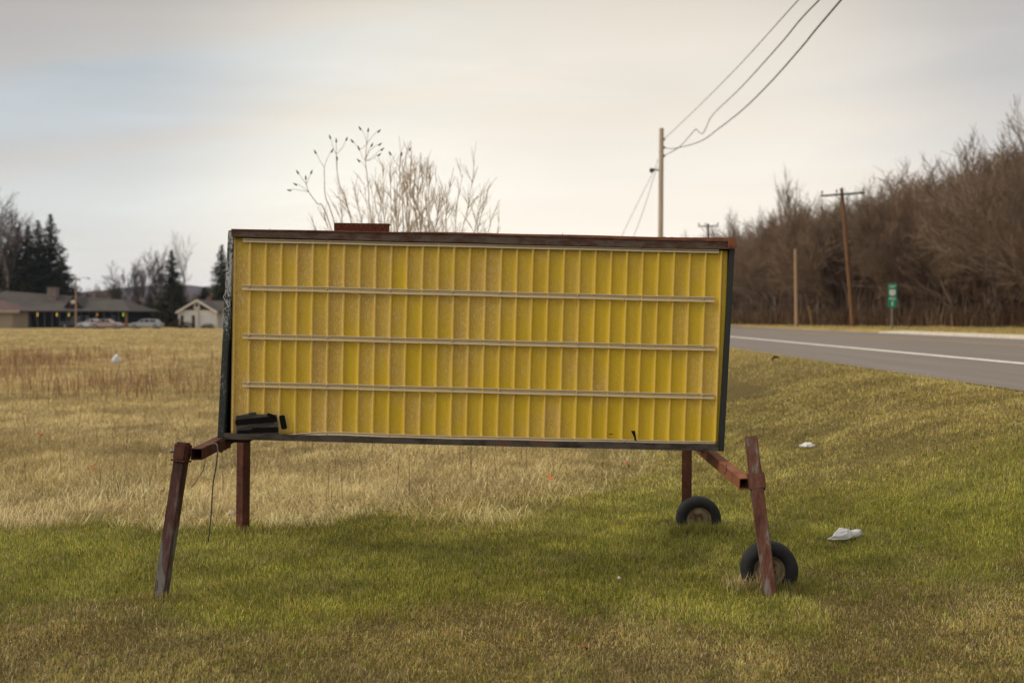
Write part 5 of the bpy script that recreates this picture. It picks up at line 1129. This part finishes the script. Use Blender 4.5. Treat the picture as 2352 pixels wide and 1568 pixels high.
# parked cars
tyrem = mat("car_tyre", (.02, .02, .02)); rimc = mat("car_rim", (.35, .35, .36), metal=.6, rough=.4)
def car(px, Y, prof, glass, L_, paint, label, flip=1, yaw=0):
    p = bp_(px, 745, Y); C = empty("parked_car", (p.x, Y, 0), label, "car", "cars parked by the long building")
    def ext(pts, w0, w1, name, m, bev=0.0):
        b = MB(); hw = w0; b.hexa([Vector((p.x + flip * x * L_, Y - w0, z)) for x, z in pts], [Vector((p.x + flip * x * L_, Y + w0, z)) for x, z in pts]); return b.build(name, m, C, bevel=bev)
    ext(prof, .86, .86, "body", paint, .06); ext(glass[0], .72, .72, "cabin", paint, .05)
    for g in glass[1:]: ext(g, .735, .735, "window", winm)
    for wx in (-.31, .32):
        for s_ in (-1, 1):
            c = Vector((p.x + flip * wx * L_, Y + s_ * .80, .32)); b = MB(); b.lathe([(.0, -.09), (.18, -.09), (.2, -.1), (.31, -.1), (.33, -.07), (.33, .07), (.31, .1), (.2, .1), (.18, .09), (.0, .09)], Matrix.Translation(c), 20); w_ = b.build("wheel", tyrem, C)
            b = MB(); b.lathe([(0, -.1 * 1), (.17, -.098), (.175, -.09)], Matrix.Translation(c + Vector((0, -.012, 0))), 14); q_ = b.build("rim", rimc, w_); q_.matrix_parent_inverse = Matrix.Identity(4)
    for x in (-.497, .497):
        for s_ in (-1, 1):
            c = Vector((p.x + flip * x * L_, Y + s_ * .62, .68)); b = MB(); b.box(c.x - .03, c.x + .03, c.y - .16, c.y + .16, c.z - .07, c.z + .07); b.build("headlight" if x < 0 else "tail_light", mat("clear_lamp", (.6, .6, .58), rough=.2) if x < 0 else mat("red_lamp", (.35, .02, .02), rough=.3), C)
    return C
sed = [(-.5, .28), (.5, .28), (.5, .80), (.40, .92), (-.2, .96), (-.34, .90), (-.49, .72)]
cabw = [(-.24, .93), (.40, .93), (.34, 1.36), (.0, 1.46), (-.08, 1.44)]
cabs = [(-.22, .93), (.34, .93), (.20, 1.38), (.0, 1.44), (-.08, 1.40)]
gw = [[(-.17, .98), (-.03, .98), (-.03, 1.36), (-.07, 1.36)], [(.0, .98), (.14, .98), (.14, 1.36), (.0, 1.38)], [(.17, .98), (.35, .98), (.31, 1.30), (.17, 1.34)]]
gs = [[(-.15, .98), (-.03, .98), (-.03, 1.34), (-.07, 1.34)], [(.0, .98), (.13, .98), (.13, 1.33), (.0, 1.36)], [(.16, .98), (.26, .98), (.19, 1.28), (.16, 1.30)]]
def paint(n, c): return mat(n, c, rough=.35, metal=.3, spec=.5)
car(336, 150, sed, [cabw] + gw, 4.9, paint("silver_paint", (.34, .35, .38)), "silver grey estate car parked left of the white house")
car(212, 151, sed, [cabs] + gs, 4.3, paint("white_paint", (.52, .53, .58)), "pale silver hatchback parked just right of the lamp pole")
car(246, 148, sed, [cabs] + gs, 4.6, paint("dull_red_paint", (.34, .27, .26)), "dull reddish car parked in front of the pale hatchback", flip=-1)
car(178, 157, [(-.5, .4), (.5, .4), (.5, 1.05), (-.2, 1.08), (-.49, 1.0)], [[(-.22, 1.0), (.16, 1.0), (.14, 1.74), (-.10, 1.78)], [(-.16, 1.1), (-.02, 1.1), (-.02, 1.62), (-.09, 1.62)], [(.01, 1.1), (.12, 1.1), (.11, 1.62), (.01, 1.64)]], 5.2, paint("dark_blue_paint", (.035, .04, .05)), "dark pickup parked close to the long building behind the lamp pole")

# ------------------------------------------------------------------ haze
hz = bpy.data.materials.new("haze_air"); hz.use_nodes = True; hz.node_tree.nodes.clear()
pv = nd(hz, 'ShaderNodeVolumePrincipled'); pv.inputs['Color'].default_value = (.50, .62, .95, 1); pv.inputs['Density'].default_value = .00010; pv.inputs['Anisotropy'].default_value = 0.0
ho = nd(hz, 'ShaderNodeOutputMaterial'); hz.node_tree.links.new(pv.outputs[0], ho.inputs['Volume'])
b = MB(); b.box(-3050, 3050, -70, 3050, -2.0, 110); o = b.build("haze", hz); tag(o, "thin pale haze in the air over the field", "haze", kind='stuff')
